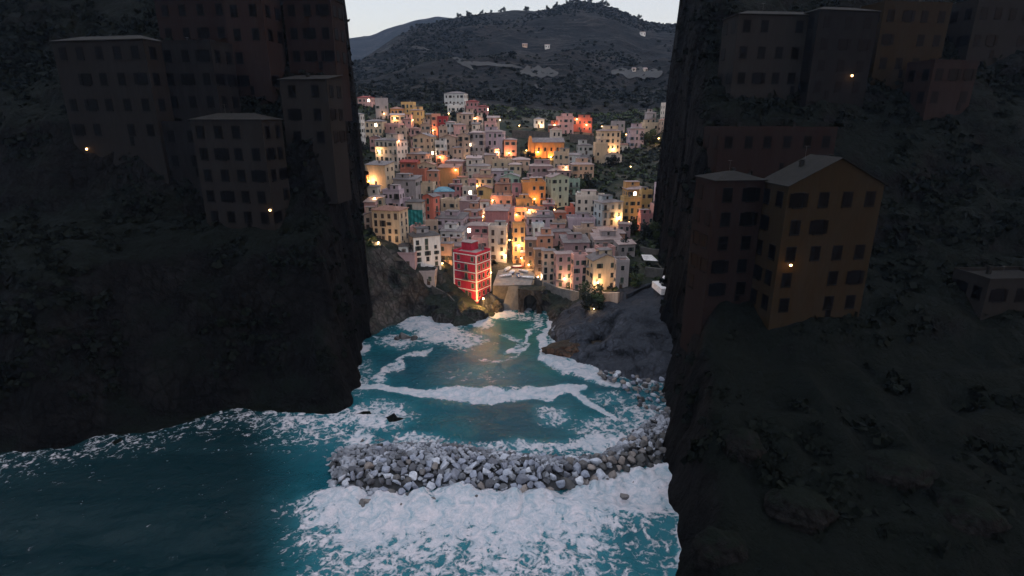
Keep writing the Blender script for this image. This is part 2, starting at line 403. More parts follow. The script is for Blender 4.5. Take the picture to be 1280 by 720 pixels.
def coast_d(x, y):
    x = np.asarray(x, float); y = np.asarray(y, float)
    best = np.full(x.shape, 1e9); wd = np.zeros(x.shape); sg = np.zeros(x.shape)
    for i in range(len(COAST)-1):
        a, b = COAST[i], COAST[i+1]; e = b-a; L2 = e@e
        t = np.clip(((x-a[0])*e[0]+(y-a[1])*e[1])/L2, 0, 1)
        dx = x-(a[0]+t*e[0]); dy = y-(a[1]+t*e[1]); d = np.hypot(dx, dy)
        m = d < best; best = np.where(m, d, best); wd = np.where(m, CW[i]*(1-t)+CW[i+1]*t, wd)
    # inside test: y greater than the coast's y at this x is wrong for folds, so ray parity
    inside = np.zeros(x.shape, bool)
    poly = np.vstack([COAST, [[COAST[-1][0]+600, COAST[-1][1]], [3000, 6000], [-3000, 6000], [COAST[0][0]-600, COAST[0][1]]]])
    for i in range(len(poly)):
        a, b = poly[i], poly[(i+1) % len(poly)]
        c = (a[1] > y) != (b[1] > y)
        xi = a[0]+(y-a[1])/(b[1]-a[1]+1e-12)*(b[0]-a[0])
        inside ^= c & (x < xi)
    return np.where(inside, best, -best), wd
RIDGE = [(380,95),(438,88),(470,66),(500,46),(530,31),(560,26),(600,17),(640,13),(680,13),(700,6),(722,2),(745,5),(770,14),(800,27),(842,32),(900,34)]
RX = [r[0] for r in RIDGE]; RY = [r[1] for r in RIDGE]
YR = 1150.0; YB = 425.0
def hillz(x, y):
    x = np.asarray(x, float); y = np.asarray(y, float)
    px = 640+F*x/(y*CP)        # near enough for the azimuth of the ridge line
    ry = np.interp(px, RX, RY)
    b = (360-ry)/F; zr = CH+YR/(CP+b*SP)*(-SP+b*CP)
    xs = x*YB/np.maximum(y, 1)
    h0 = plateau(xs, np.full_like(xs, YB))
    t = (y-YB)/(YR-YB); tc = np.clip(t, 0, 1)
    z = h0+(zr-h0)*(.72*tc+.28*tc**2.2)
    z = z+np.sin(np.pi*tc)*(fbm(x, y, s=260, o=4, seed=5, rid=True)*26+fbm(x, y, s=60, o=3, seed=9)*6)
    z = z-np.clip(t-1, 0, 9)*220+fbm(x, y, s=22, o=3, seed=3)*2.2*sstep(t*6)
    return z
def terrain(x, y, detail=True):
    x = np.asarray(x, float); y = np.asarray(y, float)
    d, wd = coast_d(x, y)
    if detail: d = d+fbm(x, y, s=9, o=3, seed=31)*2.2
    t = np.clip(d/wd, 0, 1)
    pz = plateau(x, np.minimum(y, YB))
    z = pz*(t**.7*(.75+.25*t))+np.where(d < 0, np.maximum(d*.5, -4), 0)
    if detail:
        c = sstep(1-np.abs(t-.5)*1.6)
        z = z+c*fbm(x, y, s=9, o=5, seed=21, rid=True)*3.4
    if detail: z = z+np.where((x > 12) & (y < 180) & (d > 2), fbm(x, y, s=7, o=5, seed=25, rid=True)*1.7*sstep((180-y)/10)*sstep((x-12)/8), 0)
    z = np.where(y > YB, hillz(x, y), z)
    return z
def tz(x, y): return float(terrain(np.array([x]), np.array([y]), False)[0])
def hit(px, py):
    """first ground point along the line of sight"""
    Y = np.arange(130, 1400, .5); P = at(px, py, 1.0)
    a = at(px, py, 1.0); X = a.x*Y; Z = CH+(a.z-CH)*Y
    T = terrain(X, Y, False)
    k = np.argmax(Z <= T)
    return Vector((X[k], Y[k], T[k]))

# village ground and cliffs
ys = np.concatenate([np.arange(126, 235, .8), np.arange(235, YB+1, 1.8)]); ys[-1] = YB
xs = np.arange(-112, 112.1, .9)
X, Y = np.meshgrid(xs, ys)
Z = terrain(X, Y)
d, wd = coast_d(X, Y)
# overhangs and ledges: push the cliff face sideways
c = np.exp(-((d-wd*.45)/(wd*.45))**2)*(d > -2)
nx_ = fbm(X, Y, Z*1.0, s=8, o=4, seed=41); ny_ = fbm(X, Y, Z*1.4, s=7, o=4, seed=47)
nb = fbm(X*.25, Y*.25, Z, s=3.2, o=3, seed=55)
X2 = X+c*nx_*3.8; Y2 = Y+c*(ny_*4.2+nb*2.0); Z2 = Z+c*fbm(X, Y, s=3.2, o=3, seed=60)*1.3
mk = (d < wd*1.15)
tg = grid_mesh('hillside_ground', X2, Y2, Z2, [M['ground'], M['cliff'], M['slab']]); tag(tg, kind='structure')
xc_ = (X[:-1, :-1]+X[1:, 1:])/2; yc_ = (Y[:-1, :-1]+Y[1:, 1:])/2
zs = Z2; slope = np.hypot(np.gradient(Z2, axis=0), np.gradient(Z2, axis=1))[:-1, :-1]
dm = d[:-1, :-1]; ii = np.where((dm < wd[:-1, :-1]*1.25) | (slope > 1.5), 1, 0)
ppx = 640+F*xc_/(yc_*CP+(CH-8)*SP)
ii = np.where((dm < 50) & (ppx > 690) & (yc_ < 178), 2, ii)
tg.data.polygons.foreach_set('material_index', ii.ravel().astype(np.int32).tolist())

# mountain behind, as a fan widening with distance
r = np.concatenate([np.linspace(YB, 620, 70), np.linspace(626, YR, 120), np.linspace(YR+12, 1500, 16)])
s = np.linspace(-.62, .62, 330)
Sg, Rg = np.meshgrid(s, r); X = Sg*Rg; Y = Rg
Z = hillz(X, Y); Z[0] = plateau(X[0], Y[0])-.3
mt = grid_mesh('mountain', X, Y, Z, [M['hill']]); tag(mt, kind='structure')
# farther ridge
r = np.linspace(1700, 3000, 40); s = np.linspace(-.7, .7, 260)
Sg, Rg = np.meshgrid(s, r); X = Sg*Rg; Y = Rg
px = 640+F*X/(Y*CP); ry = np.interp(px, [200,380,438,470,500,530,550,575,600,650,760,842,1000], [60,56,49,44,33,24,20.5,24,40,60,60,33,40])
b = (360-ry)/F; zr = CH+2600/(CP+b*SP)*(-SP+b*CP)
Z = zr*np.clip(1-np.abs(Y-2600)/1100, -.2, 1)+fbm(X, Y, s=300, o=5, seed=77, rid=True)*25*np.clip(np.abs(Y-2600)/300, 0, 1)+fbm(X, Y, s=60, o=3, seed=78)*4
fm = grid_mesh('far_mountain', X, Y, Z, [M['hill']]); tag(fm, kind='structure')

# near headlands added on both flanks of the bay, dimness painted into the rock
def edge_x(Y, z, px):
    return (px-640)/F*(Y*CP+(CH-z)*SP)
LT = ([80,98,103,110,118,126,140,146,152,165,200,260],[-4,-1,6,20,33,37,41,48,60,72,108,150])
RT = ([30,46,56,76,100,112,128,134,140,150,170,200,260],[-4,-1,5,12,20,27,34,42,46,58,76,108,150])
def headz(x, y, side):
    T = LT if side < 0 else RT
    px = 429 if side < 0 else 852
    yy = y+fbm(x, y, s=16, o=3, seed=90+side)*4
    if side < 0: yy = yy-np.interp(x, [-100, -62, -45], [0, 18, 14])*np.interp(y, [125, 150], [1, 0])
    tz_ = np.interp(yy, *T)
    ex = edge_x(y, np.maximum(tz_, 0), px)
    dd = (ex-x)*(-side)*-1 if side < 0 else (x-ex)
    dd = (ex-x) if side < 0 else (x-ex)
    dd = dd+fbm(x*.6, y, s=9, o=3, seed=95+side)*4.2*np.clip(tz_/40+.25, 0, 1)
    return np.where(tz_ > 0, (tz_+4)*sstep(dd/10+.3)-4, tz_-0*dd)
def headland(side):
    if side < 0: xs = np.arange(-240, -24, 1.1); ys = np.arange(80, 262, 1.1)
    else: xs = np.arange(16, 240, 1.1); ys = np.arange(34, 262, 1.1)
    X, Y = np.meshgrid(xs, ys); Z = headz(X, Y, side)
    Zd = Z+fbm(X, Y, s=10, o=4, seed=101, rid=True)*2.0*(Z > -2)
    g = np.hypot(*np.gradient(Z)); c = np.clip(g/1.5, 0, 1)
    X2 = X+c*fbm(X, Y, Z, s=9, o=4, seed=103)*2.2; Y2 = Y+c*fbm(X, Y, Z, s=8, o=4, seed=107)*3.2
    keep = (Z[:-1, :-1] > -3.9) | (Z[1:, 1:] > -3.9)
    return tag(grid_mesh('added_headland', X2, Y2, Zd, [M['dimcliff']], keep=keep), kind='structure')
headland(-1); headland(1)

# ---------------------------------------------------------------- sea
BW_TOP = [(300,560),(438,553),(500,549),(560,550),(640,562),(720,568),(752,566),(780,545),(810,521),(842,500),(900,480)]
BW_BOT = [(300,625),(438,618),(500,618),(560,610),(600,614),(660,620),(700,610),(740,600),(790,586),(842,578),(900,570)]
def lin(pl, x): return np.interp(x, [p[0] for p in pl], [p[1] for p in pl])
def sea():
    ys = np.concatenate([np.arange(46, 125, .42), np.arange(125, 200, .6)])
    xs = np.concatenate([np.arange(-210, -62, 1.6), np.arange(-62, 66, .42), np.arange(66, 210, 1.6)])
    X, Y = np.meshgrid(xs, ys)
    px = 640+F*X/(Y*CP+CH*SP); py = 360-F*(Y*SP-CH*CP)/(Y*CP+CH*SP)
    nz1 = fbm(X, Y, s=5, o=4, seed=201); nz2 = fbm(X, Y, s=14, o=3, seed=203)
    qx = px+nz1*7+nz2*7; qy = py+nz1*4.5+nz2*3.5
    D = np.zeros(X.shape)
    def line(pl, w0, dens, soft=1.6):
        nonlocal D
        best = np.full(X.shape, 1e9); wb = np.ones(X.shape)
        for i in range(len(pl)-1):
            a = np.array(pl[i][:2], float); b = np.array(pl[i+1][:2], float); e = b-a
            wa = pl[i][2] if len(pl[i]) > 2 else w0; wb_ = pl[i+1][2] if len(pl[i+1]) > 2 else w0
            t = np.clip(((qx-a[0])*e[0]+(qy-a[1])*e[1])/(e@e), 0, 1)
            ww = wa*(1-t)+wb_*t
            dd = np.hypot(qx-a[0]-t*e[0], qy-a[1]-t*e[1])/ww
            best = np.minimum(best, dd)
        D = np.maximum(D, dens*sstep(1.6-best*1.0 if soft is None else (soft-best)/(soft-.6)))
    def blob(cx, cy, rx, ry, dens):
        nonlocal D
        dd = np.hypot((qx-cx)/rx, (qy-cy)/ry); D = np.maximum(D, dens*sstep((1.25-dd)/.8))
    line([(380,480,3),(438,482,3),(470,481,3.5),(500,486,5),(530,492,6),(570,495,7.5),(610,495,8),(650,495,9),(668,493,9),(700,487,5),(732,485,3)], 5, 1.22, 1.35)
    line([(716,488,4),(735,503,4),(752,514,3),(770,524,2)], 3, 1.1, 1.4)
    line([(690,497,3),(660,500,2)], 3, .8)
    blob(545,410,38,22,.92); blob(515,402,28,12,.9); blob(578,425,36,14,.68); blob(500,425,36,11,.66); blob(558,395,24,9,1.1)
    line([(536,436,3),(505,448,3),(488,462,3.5),(470,476,3)], 4, .72, 2.2)
    blob(443,434,22,8,1.2); blob(470,520,52,24,.72); blob(520,548,40,9,.7); blob(445,545,30,12,.8); blob(440,470,40,30,.4)
    line([(688,405,4),(681,425,5),(684,445,7),(705,456,8),(735,463,7),(760,478,4)], 6, 1.08, 2.0)
    line([(700,452,4),(740,470,6),(770,480,4)], 5, .9, 2)
    blob(625,393,22,6,1.25); blob(655,381,14,8,1.3); blob(600,402,20,8,.9); blob(640,395,30,8,.55); blob(672,400,10,16,.6)
    line([(628,440,2),(648,436,2),(660,420,2),(668,412,2)], 2, .75); line([(625,418,2),(650,424,2),(640,440,1)], 2, .6)
    line([(648,436,2),(644,446,1.5),(600,452,1)], 2, .5)
    blob(755,555,45,16,.95); blob(760,535,60,14,.55); blob(690,520,26,14,.55); blob(800,520,40,26,.6); blob(812,480,40,14,.5)
    blob(650,560,120,10,.62); blob(600,470,60,14,.22); blob(760,500,30,10,.5)
    et = lin(BW_TOP, qx)-qy; D = np.maximum(D, (.42+.35*sstep((qx-700)/60))*sstep(1-np.abs(et)/6))
    below = qy-lin(BW_BOT, qx)
    strk = fbm(X, Y*.22, s=2.4, o=4, seed=233)
    surf = 1.14*sstep((below+8+6*strk)/13)*(1-.38*sstep((below-26)/60))*(1+.25*nz2+.42*strk)
    rb = sstep((qx-720)/80)*sstep((qy-625)/35); surf = surf*(1-.5*rb)
    lb = sstep((qy-668)/40); surf = surf*(1-.12*lb)
    D = np.maximum(D, surf*sstep((qx-300)/140)*sstep((900-px)/40))
    # foam round the foot of every coast
    cd_, _ = coast_d(X, Y); D = np.maximum(D, .95*np.exp(-np.clip(-cd_, 0, 99)/2.0)*(.6+.6*nz2))
    hl = np.where(X < 0, headz(X, Y, -1), headz(X, Y, 1)); 
    foot = sstep((hl+4.2)/3); D = np.where((np.abs(px-640) > 205), np.maximum(D, .7*foot), D)
    D = np.where(px < 430, np.maximum(D*.8, .6*sstep(1-np.hypot((qx-330)/120, (qy-505)/42)*.9)), D)
    # swell
    out = sstep((below+30)/60)
    Zz = .18*np.sin(Y*.55+X*.07+nz2*2.4)+.22*nz2+.12*nz1*1.3
    Zz = Zz+out*(.5*np.sin(Y*.33+nz2*3+X*.03)+.55*fbm(X, Y, s=6, o=4, seed=215, rid=True))+np.clip(D, 0, 1.2)*.35*fbm(X, Y, s=2.2, o=3, seed=222)
    crest = np.exp(-((below-10)/12)**2)*sstep((px-380)/60)*sstep((900-px)/40); Zz = Zz+crest*(.9+nz1*.9+strk*1.6)
    D = D*(1-.35*sstep((400-px)/120))
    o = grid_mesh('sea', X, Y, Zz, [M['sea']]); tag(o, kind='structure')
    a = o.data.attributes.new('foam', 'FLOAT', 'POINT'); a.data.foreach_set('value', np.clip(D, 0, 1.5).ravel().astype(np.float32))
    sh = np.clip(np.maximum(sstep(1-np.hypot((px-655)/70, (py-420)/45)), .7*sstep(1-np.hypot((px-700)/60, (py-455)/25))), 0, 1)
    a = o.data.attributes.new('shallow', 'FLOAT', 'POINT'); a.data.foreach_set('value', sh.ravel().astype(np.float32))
    dimv = np.clip(np.maximum(sstep((425-px)/130), sstep((px-870)/40)), 0, 1)  # mask for the painted dimness towards both sides of the sea
    a = o.data.attributes.new('side_dim', 'FLOAT', 'POINT'); a.data.foreach_set('value', dimv.ravel().astype(np.float32))
    # open sea round it
    mb = MB(); z = -.9
    mb.face([(-2800,-1500,z),(2800,-1500,z),(2800,1600,z),(-2800,1600,z)])
    b = mb.build('open_sea', M['sea']); tag(b, kind='structure')
sea()

# ---------------------------------------------------------------- houses
def window_mesh(name, wd, ht, shut, kind='plain'):
    mb = MB()
    # a surround standing proud of the wall, a pane set into it and two open shutters
    mb.cur = 0
    e = .09
    mb.box(-wd/2-e, -.07, -ht/2-e, -wd/2, .02, ht/2+e); mb.box(wd/2, -.07, -ht/2-e, wd/2+e, .02, ht/2+e)
    mb.box(-wd/2, -.07, ht/2, wd/2, .02, ht/2+e); mb.box(-wd/2-.06, -.16, -ht/2-e-.05, wd/2+.06, .02, -ht/2)
    mb.cur = 1
    if kind == 'plain':
        mb.box(-wd/2, -.035, -ht/2, wd/2, .02, ht/2)
        mb.cur = 2; mb.box(-.03, -.055, -ht/2, .03, -.02, ht/2); mb.box(-wd/2, -.055, -.03, -.03, -.02, .03); mb.box(.03, -.055, -.03, wd/2, -.02, .03)
    elif kind == 'open':
        mb.box(-wd/2, -.035, -ht/2, wd/2, .02, ht/2); mb.cur = 2
        mb.box(-wd*1.02, -.12, -ht/2, -wd/2-.02, -.075, ht/2); mb.box(wd/2+.02, -.12, -ht/2, wd*1.02, -.075, ht/2)
    elif kind == 'closed':
        mb.cur = 2; mb.box(-wd/2, -.06, -ht/2, -.015, .02, ht/2); mb.box(.015, -.06, -ht/2, wd/2, .02, ht/2)
        mb.cur = 1; mb.box(-.014, -.03, -ht/2, .014, .02, ht/2)
    return mb.mesh(name, [M['trim'], M['glass'] if shut != 'lit' else M['lit'], M['shut_'+shut] if shut != 'lit' else M['trim']])
WIN = {}
for sh in ('green', 'brown', 'blue'):
    for kd in ('plain', 'open', 'closed'):
        for sz, (a, b) in {'s': (.9, 1.2), 'm': (1.1, 1.6), 'l': (1.15, 2.2)}.items():
            WIN[sh, kd, sz] = window_mesh('window_%s_%s' % (kd, sh), a, b, sh, kd)
WIN['lit'] = window_mesh('window_lit', 1.1, 1.5, 'lit')
M['trimd'] = plain('dimmed_trim', (.006, .006, .006), .8); M['glassd'] = plain('dimmed_pane', (.0015, .0015, .002), .5); WIND = {}  # trim and panes of the headland houses, dimness put into the colour
for q_ in ('trimd', 'glassd'):
    M[q_].node_tree.nodes['Principled BSDF'].inputs['Specular IOR Level'].default_value = .03
for kd in ('plain', 'open', 'closed'):
    WIND[kd] = window_mesh('window_dimmed_%s' % kd, 1.1, 1.6, 'green', kd)
    for q_ in range(3): WIND[kd].materials[q_] = (M['trimd'], M['glassd'], M['glassd'])[q_]
def door_mesh():
    mb = MB(); mb.cur = 0
    mb.box(-.62, -.07, 0, -.5, .02, 2.3); mb.box(.5, -.07, 0, .62, .02, 2.3); mb.box(-.5, -.07, 2.15, .5, .02, 2.3)
    mb.cur = 1; mb.box(-.5, -.04, 0, .5, .02, 2.15)
    return mb.mesh('door', [M['conc'], M['door']])
DOOR = door_mesh(); DOORD = DOOR.copy(); DOORD.materials[0] = M['trimd']; DOORD.materials[1] = M['glassd']
def balcony_mesh():
    mb = MB(); mb.cur = 0; mb.box(-1.5, -1.0, -.14, 1.5, 0, 0)
    mb.cur = 1
    for a, b in (((-1.47,-.97,.95),(1.47,-.97,.95)), ((-1.47,-.97,.95),(-1.47,0,.95)), ((1.47,-.97,.95),(1.47,0,.95)), ((-1.47,-.97,.5),(1.47,-.97,.5))): mb.tube(a, b, .03, n=5)
    for i in range(13): mb.tube((-1.47+i*.245,-.97,0), (-1.47+i*.245,-.97,.95), .018, n=4)
    return mb.mesh('balcony', [M['conc'], M['iron']])
BALC = balcony_mesh()
def chimney_mesh():
    mb = MB(); mb.cur = 0; mb.box(-.35, -.35, -.9, .35, .35, 1.0); mb.cur = 1; mb.box(-.45, -.45, 1.0, .45, .45, 1.12)
    mb.cur = 0; mb.box(-.3, -.3, 1.12, .3, .3, 1.35); mb.cur = 1; mb.box(-.42, -.42, 1.35, .42, .42, 1.42)
    return mb.mesh('chimney', [M['conc'], M['r_tile']])
CHIM = chimney_mesh()
CHIMD = CHIM.copy(); CHIMD.materials[0] = M['r_dimmed']; CHIMD.materials[1] = M['r_dimmed']
def antenna_mesh():
    mb = MB(); mb.tube((0,0,-.3), (0,0,2.2), .03, n=5)
    for k in range(5): mb.tube((-.5+.04*k, k*.18-.3, 2.1), (.5-.04*k, k*.18-.3, 2.1), .015, n=4)
    mb.tube((0,-.4,2.1), (0,.5,2.1), .02, n=4)
    return mb.mesh('antenna', [M['iron']])
ANT = antenna_mesh()

HOUSES = []
def child(name, me, parent, loc, rz=0):
    o = bpy.data.objects.new(name, me); COL.objects.link(o); o.parent = parent; o.location = loc; o.rotation_euler = (0, 0, rz)
    return o
def make_house(c, w, dp, h, yaw, col, roof, rmat, opts=None, name='house', skip_win=False):
    """c: centre of the footprint at its visible foot. returns the Empty"""
    o = opts or {}; rr = random.Random(int(c.x*131+c.y*17+h*7))
    root = empty(name, c, yaw)
    fd = o.get('found', 7.0)
    mb = MB(); wm = M['w_'+col]
    x0, x1, y0, y1 = -w/2, w/2, -dp/2, dp/2
    rp = o.get('pitch', .34)
    if roof == 'gable':        # ridge runs away from the viewer, gable end in front
        g = h+w/2*rp
        mb.poly([(x0,y0,-fd),(x1,y0,-fd),(x1,y0,h),(0,y0,g),(x0,y0,h),(x0,y1,-fd),(x1,y1,-fd),(x1,y1,h),(0,y1,g),(x0,y1,h)],
                [(0,1,2,3,4),(6,5,9,8,7),(1,6,7,2),(5,0,4,9)])
    elif roof == 'side':       # ridge runs across
        g = h+dp/2*rp
        mb.poly([(x0,y0,-fd),(x0,y0,h),(x0,0,g),(x0,y1,h),(x0,y1,-fd),(x1,y0,-fd),(x1,y0,h),(x1,0,g),(x1,y1,h),(x1,y1,-fd)],
                [(0,1,2,3,4),(9,8,7,6,5),(0,5,6,1),(4,3,8,9)])
    else:
        mb.box(x0, y0, -fd, x1, y1, h)
    wall = mb.build('wall', wm, root)
    mb = MB(); ov = .4; t = .16; e = .015
    if roof == 'gable':
        g = h+w/2*rp; k = ov*rp
        for sx in (-1, 1):
            a = (0, g+e); b = (sx*(w/2+ov), h-k+e)
            P = [(a[0],y0-ov,a[1]),(b[0],y0-ov,b[1]),(b[0],y1+ov,b[1]),(a[0],y1+ov,a[1])]
            P += [(p[0],p[1],p[2]+t) for p in P]
            mb.poly(P, [(3,2,1,0),(4,5,6,7),(0,1,5,4),(1,2,6,5),(2,3,7,6)] if sx > 0 else [(0,1,2,3),(7,6,5,4),(4,5,1,0),(5,6,2,1),(6,7,3,2)])
        top = g
    elif roof == 'side':
        g = h+dp/2*rp; k = ov*rp
        for sy in (-1, 1):
            a = (0, g+e); b = (sy*(dp/2+ov), h-k+e)
            P = [(x0-ov,a[0],a[1]),(x1+ov,a[0],a[1]),(x1+ov,b[0],b[1]),(x0-ov,b[0],b[1])]
            P += [(p[0],p[1],p[2]+t) for p in P]
            mb.poly(P, [(0,1,2,3),(7,6,5,4),(0,4,5,1),(1,5,6,2),(2,6,7,3),(3,7,4,0)])
        top = g
    elif roof == 'hip':
        m_ = min(w, dp)/2; g = h+m_*rp+.1; X0, X1, Y0, Y1 = x0-ov, x1+ov, y0-ov, y1+ov
        rl = max(w-dp, 0)/2; rd = max(dp-w, 0)/2
        P = [(X0,Y0,h+.01),(X1,Y0,h+.01),(X1,Y1,h+.01),(X0,Y1,h+.01),(X0,Y0,h+.16),(X1,Y0,h+.16),(X1,Y1,h+.16),(X0,Y1,h+.16)]
        if rl > .1: P += [(-rl,0,g),(rl,0,g)]; fs = [(4,5,9,8),(5,6,9),(6,7,8,9),(7,4,8)]
        else: P += [(0,-rd-.05,g),(0,rd+.05,g)]; fs = [(4,5,8),(5,6,9,8),(6,7,9),(7,4,8,9)]
        mb.poly(P, [(3,2,1,0),(0,1,5,4),(1,2,6,5),(2,3,7,6),(3,0,4,7)]+fs); top = g
    elif roof == 'shed':
        k = dp*rp*.5
        P = [(x0-ov,y0-ov,h+.01),(x1+ov,y0-ov,h+.01),(x1+ov,y1+ov,h+k),(x0-ov,y1+ov,h+k)]; P += [(p[0],p[1],p[2]+t) for p in P]
        mb.poly(P, [(3,2,1,0),(4,5,6,7),(0,1,5,4),(1,2,6,5),(2,3,7,6),(3,0,4,7)]); top = h+k*.5
        m2 = MB(); m2.poly([(x0,y0,h),(x1,y0,h),(x1,y1,h+k-.02),(x0,y1,h+k-.02),(x0,y1,h),(x1,y1,h)], [(0,3,4),(1,5,2),(4,3,2,5)]); m2.build('gable_wall', wm, root)
    else:                      # flat terrace with a parapet
        mb.box(x0+.25, y0+.25, h, x1-.25, y1-.25, h+.12); top = h+.1
        m2 = MB(); ph = .9
        m2.box(x0-.03,y0-.03,h-.002,x1+.03,y0+.25,h+ph); m2.box(x0-.03,y1-.25,h-.002,x1+.03,y1+.03,h+ph)
        m2.box(x0-.03,y0+.25,h-.002,x0+.25,y1-.25,h+ph); m2.box(x1-.25,y0+.25,h-.002,x1+.03,y1-.25,h+ph)
        m2.build('parapet', wm, root)
    rf = mb.build('roof', M[rmat], root); dark = col in ('dimmed stone', 'dimmed brown stone', 'dimmed ochre stone', 'dimmest stone')
    if not o.get('nochim') and w > 5:
        for _ in range(rr.choice((1, 1, 2))):
            cx, cy = rr.uniform(-.3, .3)*w, rr.uniform(.0, .3)*dp
            zz = {'gable': h+(w/2-abs(cx))*rp, 'side': h+(dp/2-abs(cy))*rp}.get(roof, h+.5 if roof != 'hip' else h+.6)
            child('chimney', CHIMD if dark else CHIM, rf, (cx, cy, zz))
    if rr.random() < .35 and not o.get('nochim'): child('antenna', ANT, rf, (rr.uniform(-.25,.25)*w, .05*dp, top-.1))
    if not dark and w > 4.5 and h > 5 and rr.random() < .42 and not o.get('noroom'):
        mb = MB(); a_ = rr.uniform(.22, .34)*w; b_ = rr.uniform(.2, .3)*dp; cx = rr.uniform(-.2, .2)*w; cy = rr.uniform(.02, .15)*dp; zr = rr.uniform(1.7, 2.6)+(top-h)*.5
        mb.box(cx-a_, cy-b_, h-.3, cx+a_, cy+b_, h+zr); mb.cur = 1; mb.box(cx-a_-.2, cy-b_-.25, h+zr, cx+a_+.2, cy+b_+.2, h+zr+.14)
        rm_ = mb.build('roof_room', [wm, M[rmat]], root); wq = child('window', WIN['brown', 'plain', 's'], rm_, (cx, cy-b_-.004, h+zr-.85))
    # windows
    sh = o.get('shut') or rr.choice(('green', 'green', 'brown', 'green'))
    dark = col in ('dimmed stone', 'dimmed brown stone', 'dimmed ochre stone', 'dimmest stone')
    fl = o.get('floor', 3.1); rows = o.get('rows') or max(1, int((h-.4)/fl)); cols = o.get('cols', None)
    def face(width, org, rz, ncol, rws):
        n = ncol if ncol is not None else max(1, round(width/3.1))
        if width < 2.2: return
        for i in range(rws):
            zc = h-.55-fl*.45-i*((h-.6)/max(rows, 1) if rows else fl)
            if zc < 1.0: zc = max(zc, 1.2)
            for j in range(n):
                if rr.random() < o.get('miss', .08): continue
                xx = (j+.5)/n*width-width/2+(rr.uniform(-.2, .2) if n > 1 else 0)
                kd = rr.choice(('plain', 'closed', 'open', 'closed', 'plain')); sz = rr.choice(('m', 'm', 'm', 's', 'l')) if rows > 1 else 'm'
                if width/n < 2.4*o.get('ws', 1) and kd == 'open': kd = 'closed'
                me = WIN[sh, kd, sz]
                if rr.random() < o.get('litp', .012): me = WIN['lit']
                if dark: me = WIND[kd]; sz = 'm'
                q = Matrix.Rotation(rz, 3, 'Z')@Vector((xx, 0, 0))
                wo = child('window', me, root, (org[0]+q.x, org[1]+q.y, zc), rz)
                if o.get('ws'): wo.scale = (o['ws'], 1, o['ws'])
                if sz == 'l' and rr.random() < .35 and zc > 3 and width/n > 2.6: child('balcony', BALC, root, (org[0]+q.x, org[1]+q.y, zc-1.15), rz)
    if not skip_win:
        if not o.get('blank'): face(w, (0, y0-.004), 0, cols, rows)
        cam_dir = math.atan2(-c.x, c.y)      # camera seen from the house
        if (c.x < 0) == (True) or yaw < -.1: 
            if yaw < .25: face(dp, (x1+.004, 0), R(90), o.get('scols'), rows)
        if c.x >= 0 or yaw > .1:
            if yaw > -.25: face(dp, (x0-.004, 0), R(-90), o.get('scols'), rows)
        child('door', DOORD if dark else DOOR, root, (rr.uniform(-.3, .3)*w, y0-.006, .02))
    return root

RN = {'gable': 'gabled', 'side': 'pitched', 'hip': 'hipped', 'shed': 'lean-to', 'flat': 'flat terrace'}
RC = {'r_slate': 'grey', 'r_tile': 'brown', 'r_mauve': 'pinkish', 'r_dark': 'dark', 'r_red': 'red', 'r_blue': 'blue', 'r_dimmed': 'dimmed'}
def spec_house(xl, xr, yt, yb, col, roof='hip', yaw=0, rmat=None, **o):
    xc = (xl+xr)/2
    p = hit(xc, yb)
    if yaw == 0: yaw = random.uniform(-13, 13)
    dpt = p.y*CP+(CH-p.z)*SP; s = dpt/F
    W = (xr-xl)*s; ya = R(yaw)
    dp = o.pop('dp', None) or min(9.0, max(5.0, W*.8))
    if abs(yaw) > 5: dp = min(dp, W*.62)
    wd = (W-dp*math.sin(abs(ya)))/math.cos(ya); wd = max(wd, 3.0)
    # centre of the footprint a half depth behind the seen foot
    c = p+Vector((p.x/p.y, 1, 0)).normalized()*(dp/2*math.cos(ya)+wd/2*math.sin(abs(ya)))
    # eave height so that the front eave stands at yt
    q = at(xc, yt, p.y); h = q.z-p.z
    nat = float(terrain(np.array([c.x]), np.array([c.y]), False)[0])
    lab = o.pop('lab', None)
    rmat = rmat or random.choice(('r_slate', 'r_mauve', 'r_mauve', 'r_tile', 'r_slate'))
    r_ = make_house(Vector((c.x, c.y, p.z)), wd, dp, h, ya, col, roof, rmat, o)
    HOUSES.append(dict(o=r_, px=xc, py=(yt+min(yb, yt+25))/2, col=col, roof=roof, rc=RC[rmat], n=max(1, round(h/3.1)), lab=lab, w=wd, h=h, xl=xl, xr=xr, yt=yt, yb=yb))
    return r_
H = spec_house
# --- top left
H(438,457,143,184,'white','hip',-8,'r_slate',lab='white block on a row of arches at the left edge, under a grey roof')
H(436,446,131,150,'grey','hip',0,'r_slate'); H(449,468,122,134,'pink','hip',0,'r_red',lab='small pink house with red roof beside the dark slate tower')
H(470,487,124,150,'grey','flat',10,'r_dark',lab='dark slate grey block house right of the pink house on the skyline row',miss=.6)
H(489,505,136,152,'orange','hip',0,'r_tile'); H(503,520,129,148,'yellow','flat',-8); H(514,531,138,162,'yellow','hip',-18,'r_mauve',lab='tall yellow ochre house stepping down left of the hill trees')
H(488,507,144,156,'ivory','side',0,'r_mauve'); H(459,484,152,176,'cream','hip',-10,'r_slate',lab='wide cream villa with tree in front and grey hipped roof'); H(480,505,156,176,'pink','flat',-14,'r_mauve')
H(471,511,176,214,'ivory','hip',-26,'r_slate',lab='big ivory house with lit left gable, below the wide cream villa')
H(518,546,171,204,'cream','gable',-16,'r_slate',lab='tall cream gabled house with two arched windows, right of the ivory house')
H(545,559,178,204,'white','flat',0); H(533,542,143,158,'brown','side',0)
H(540,552,144,170,'salmon','flat',8,lab='salmon house lit at its foot, left half of the pair by the hill road'); H(548,561,147,172,'red','flat',-5,'r_red')
H(558,571,153,173,'white','hip',0,'r_mauve'); H(567,583,156,176,'pink','hip',10,'r_mauve'); H(552,574,172,196,'beige','gable',-12,'r_tile')
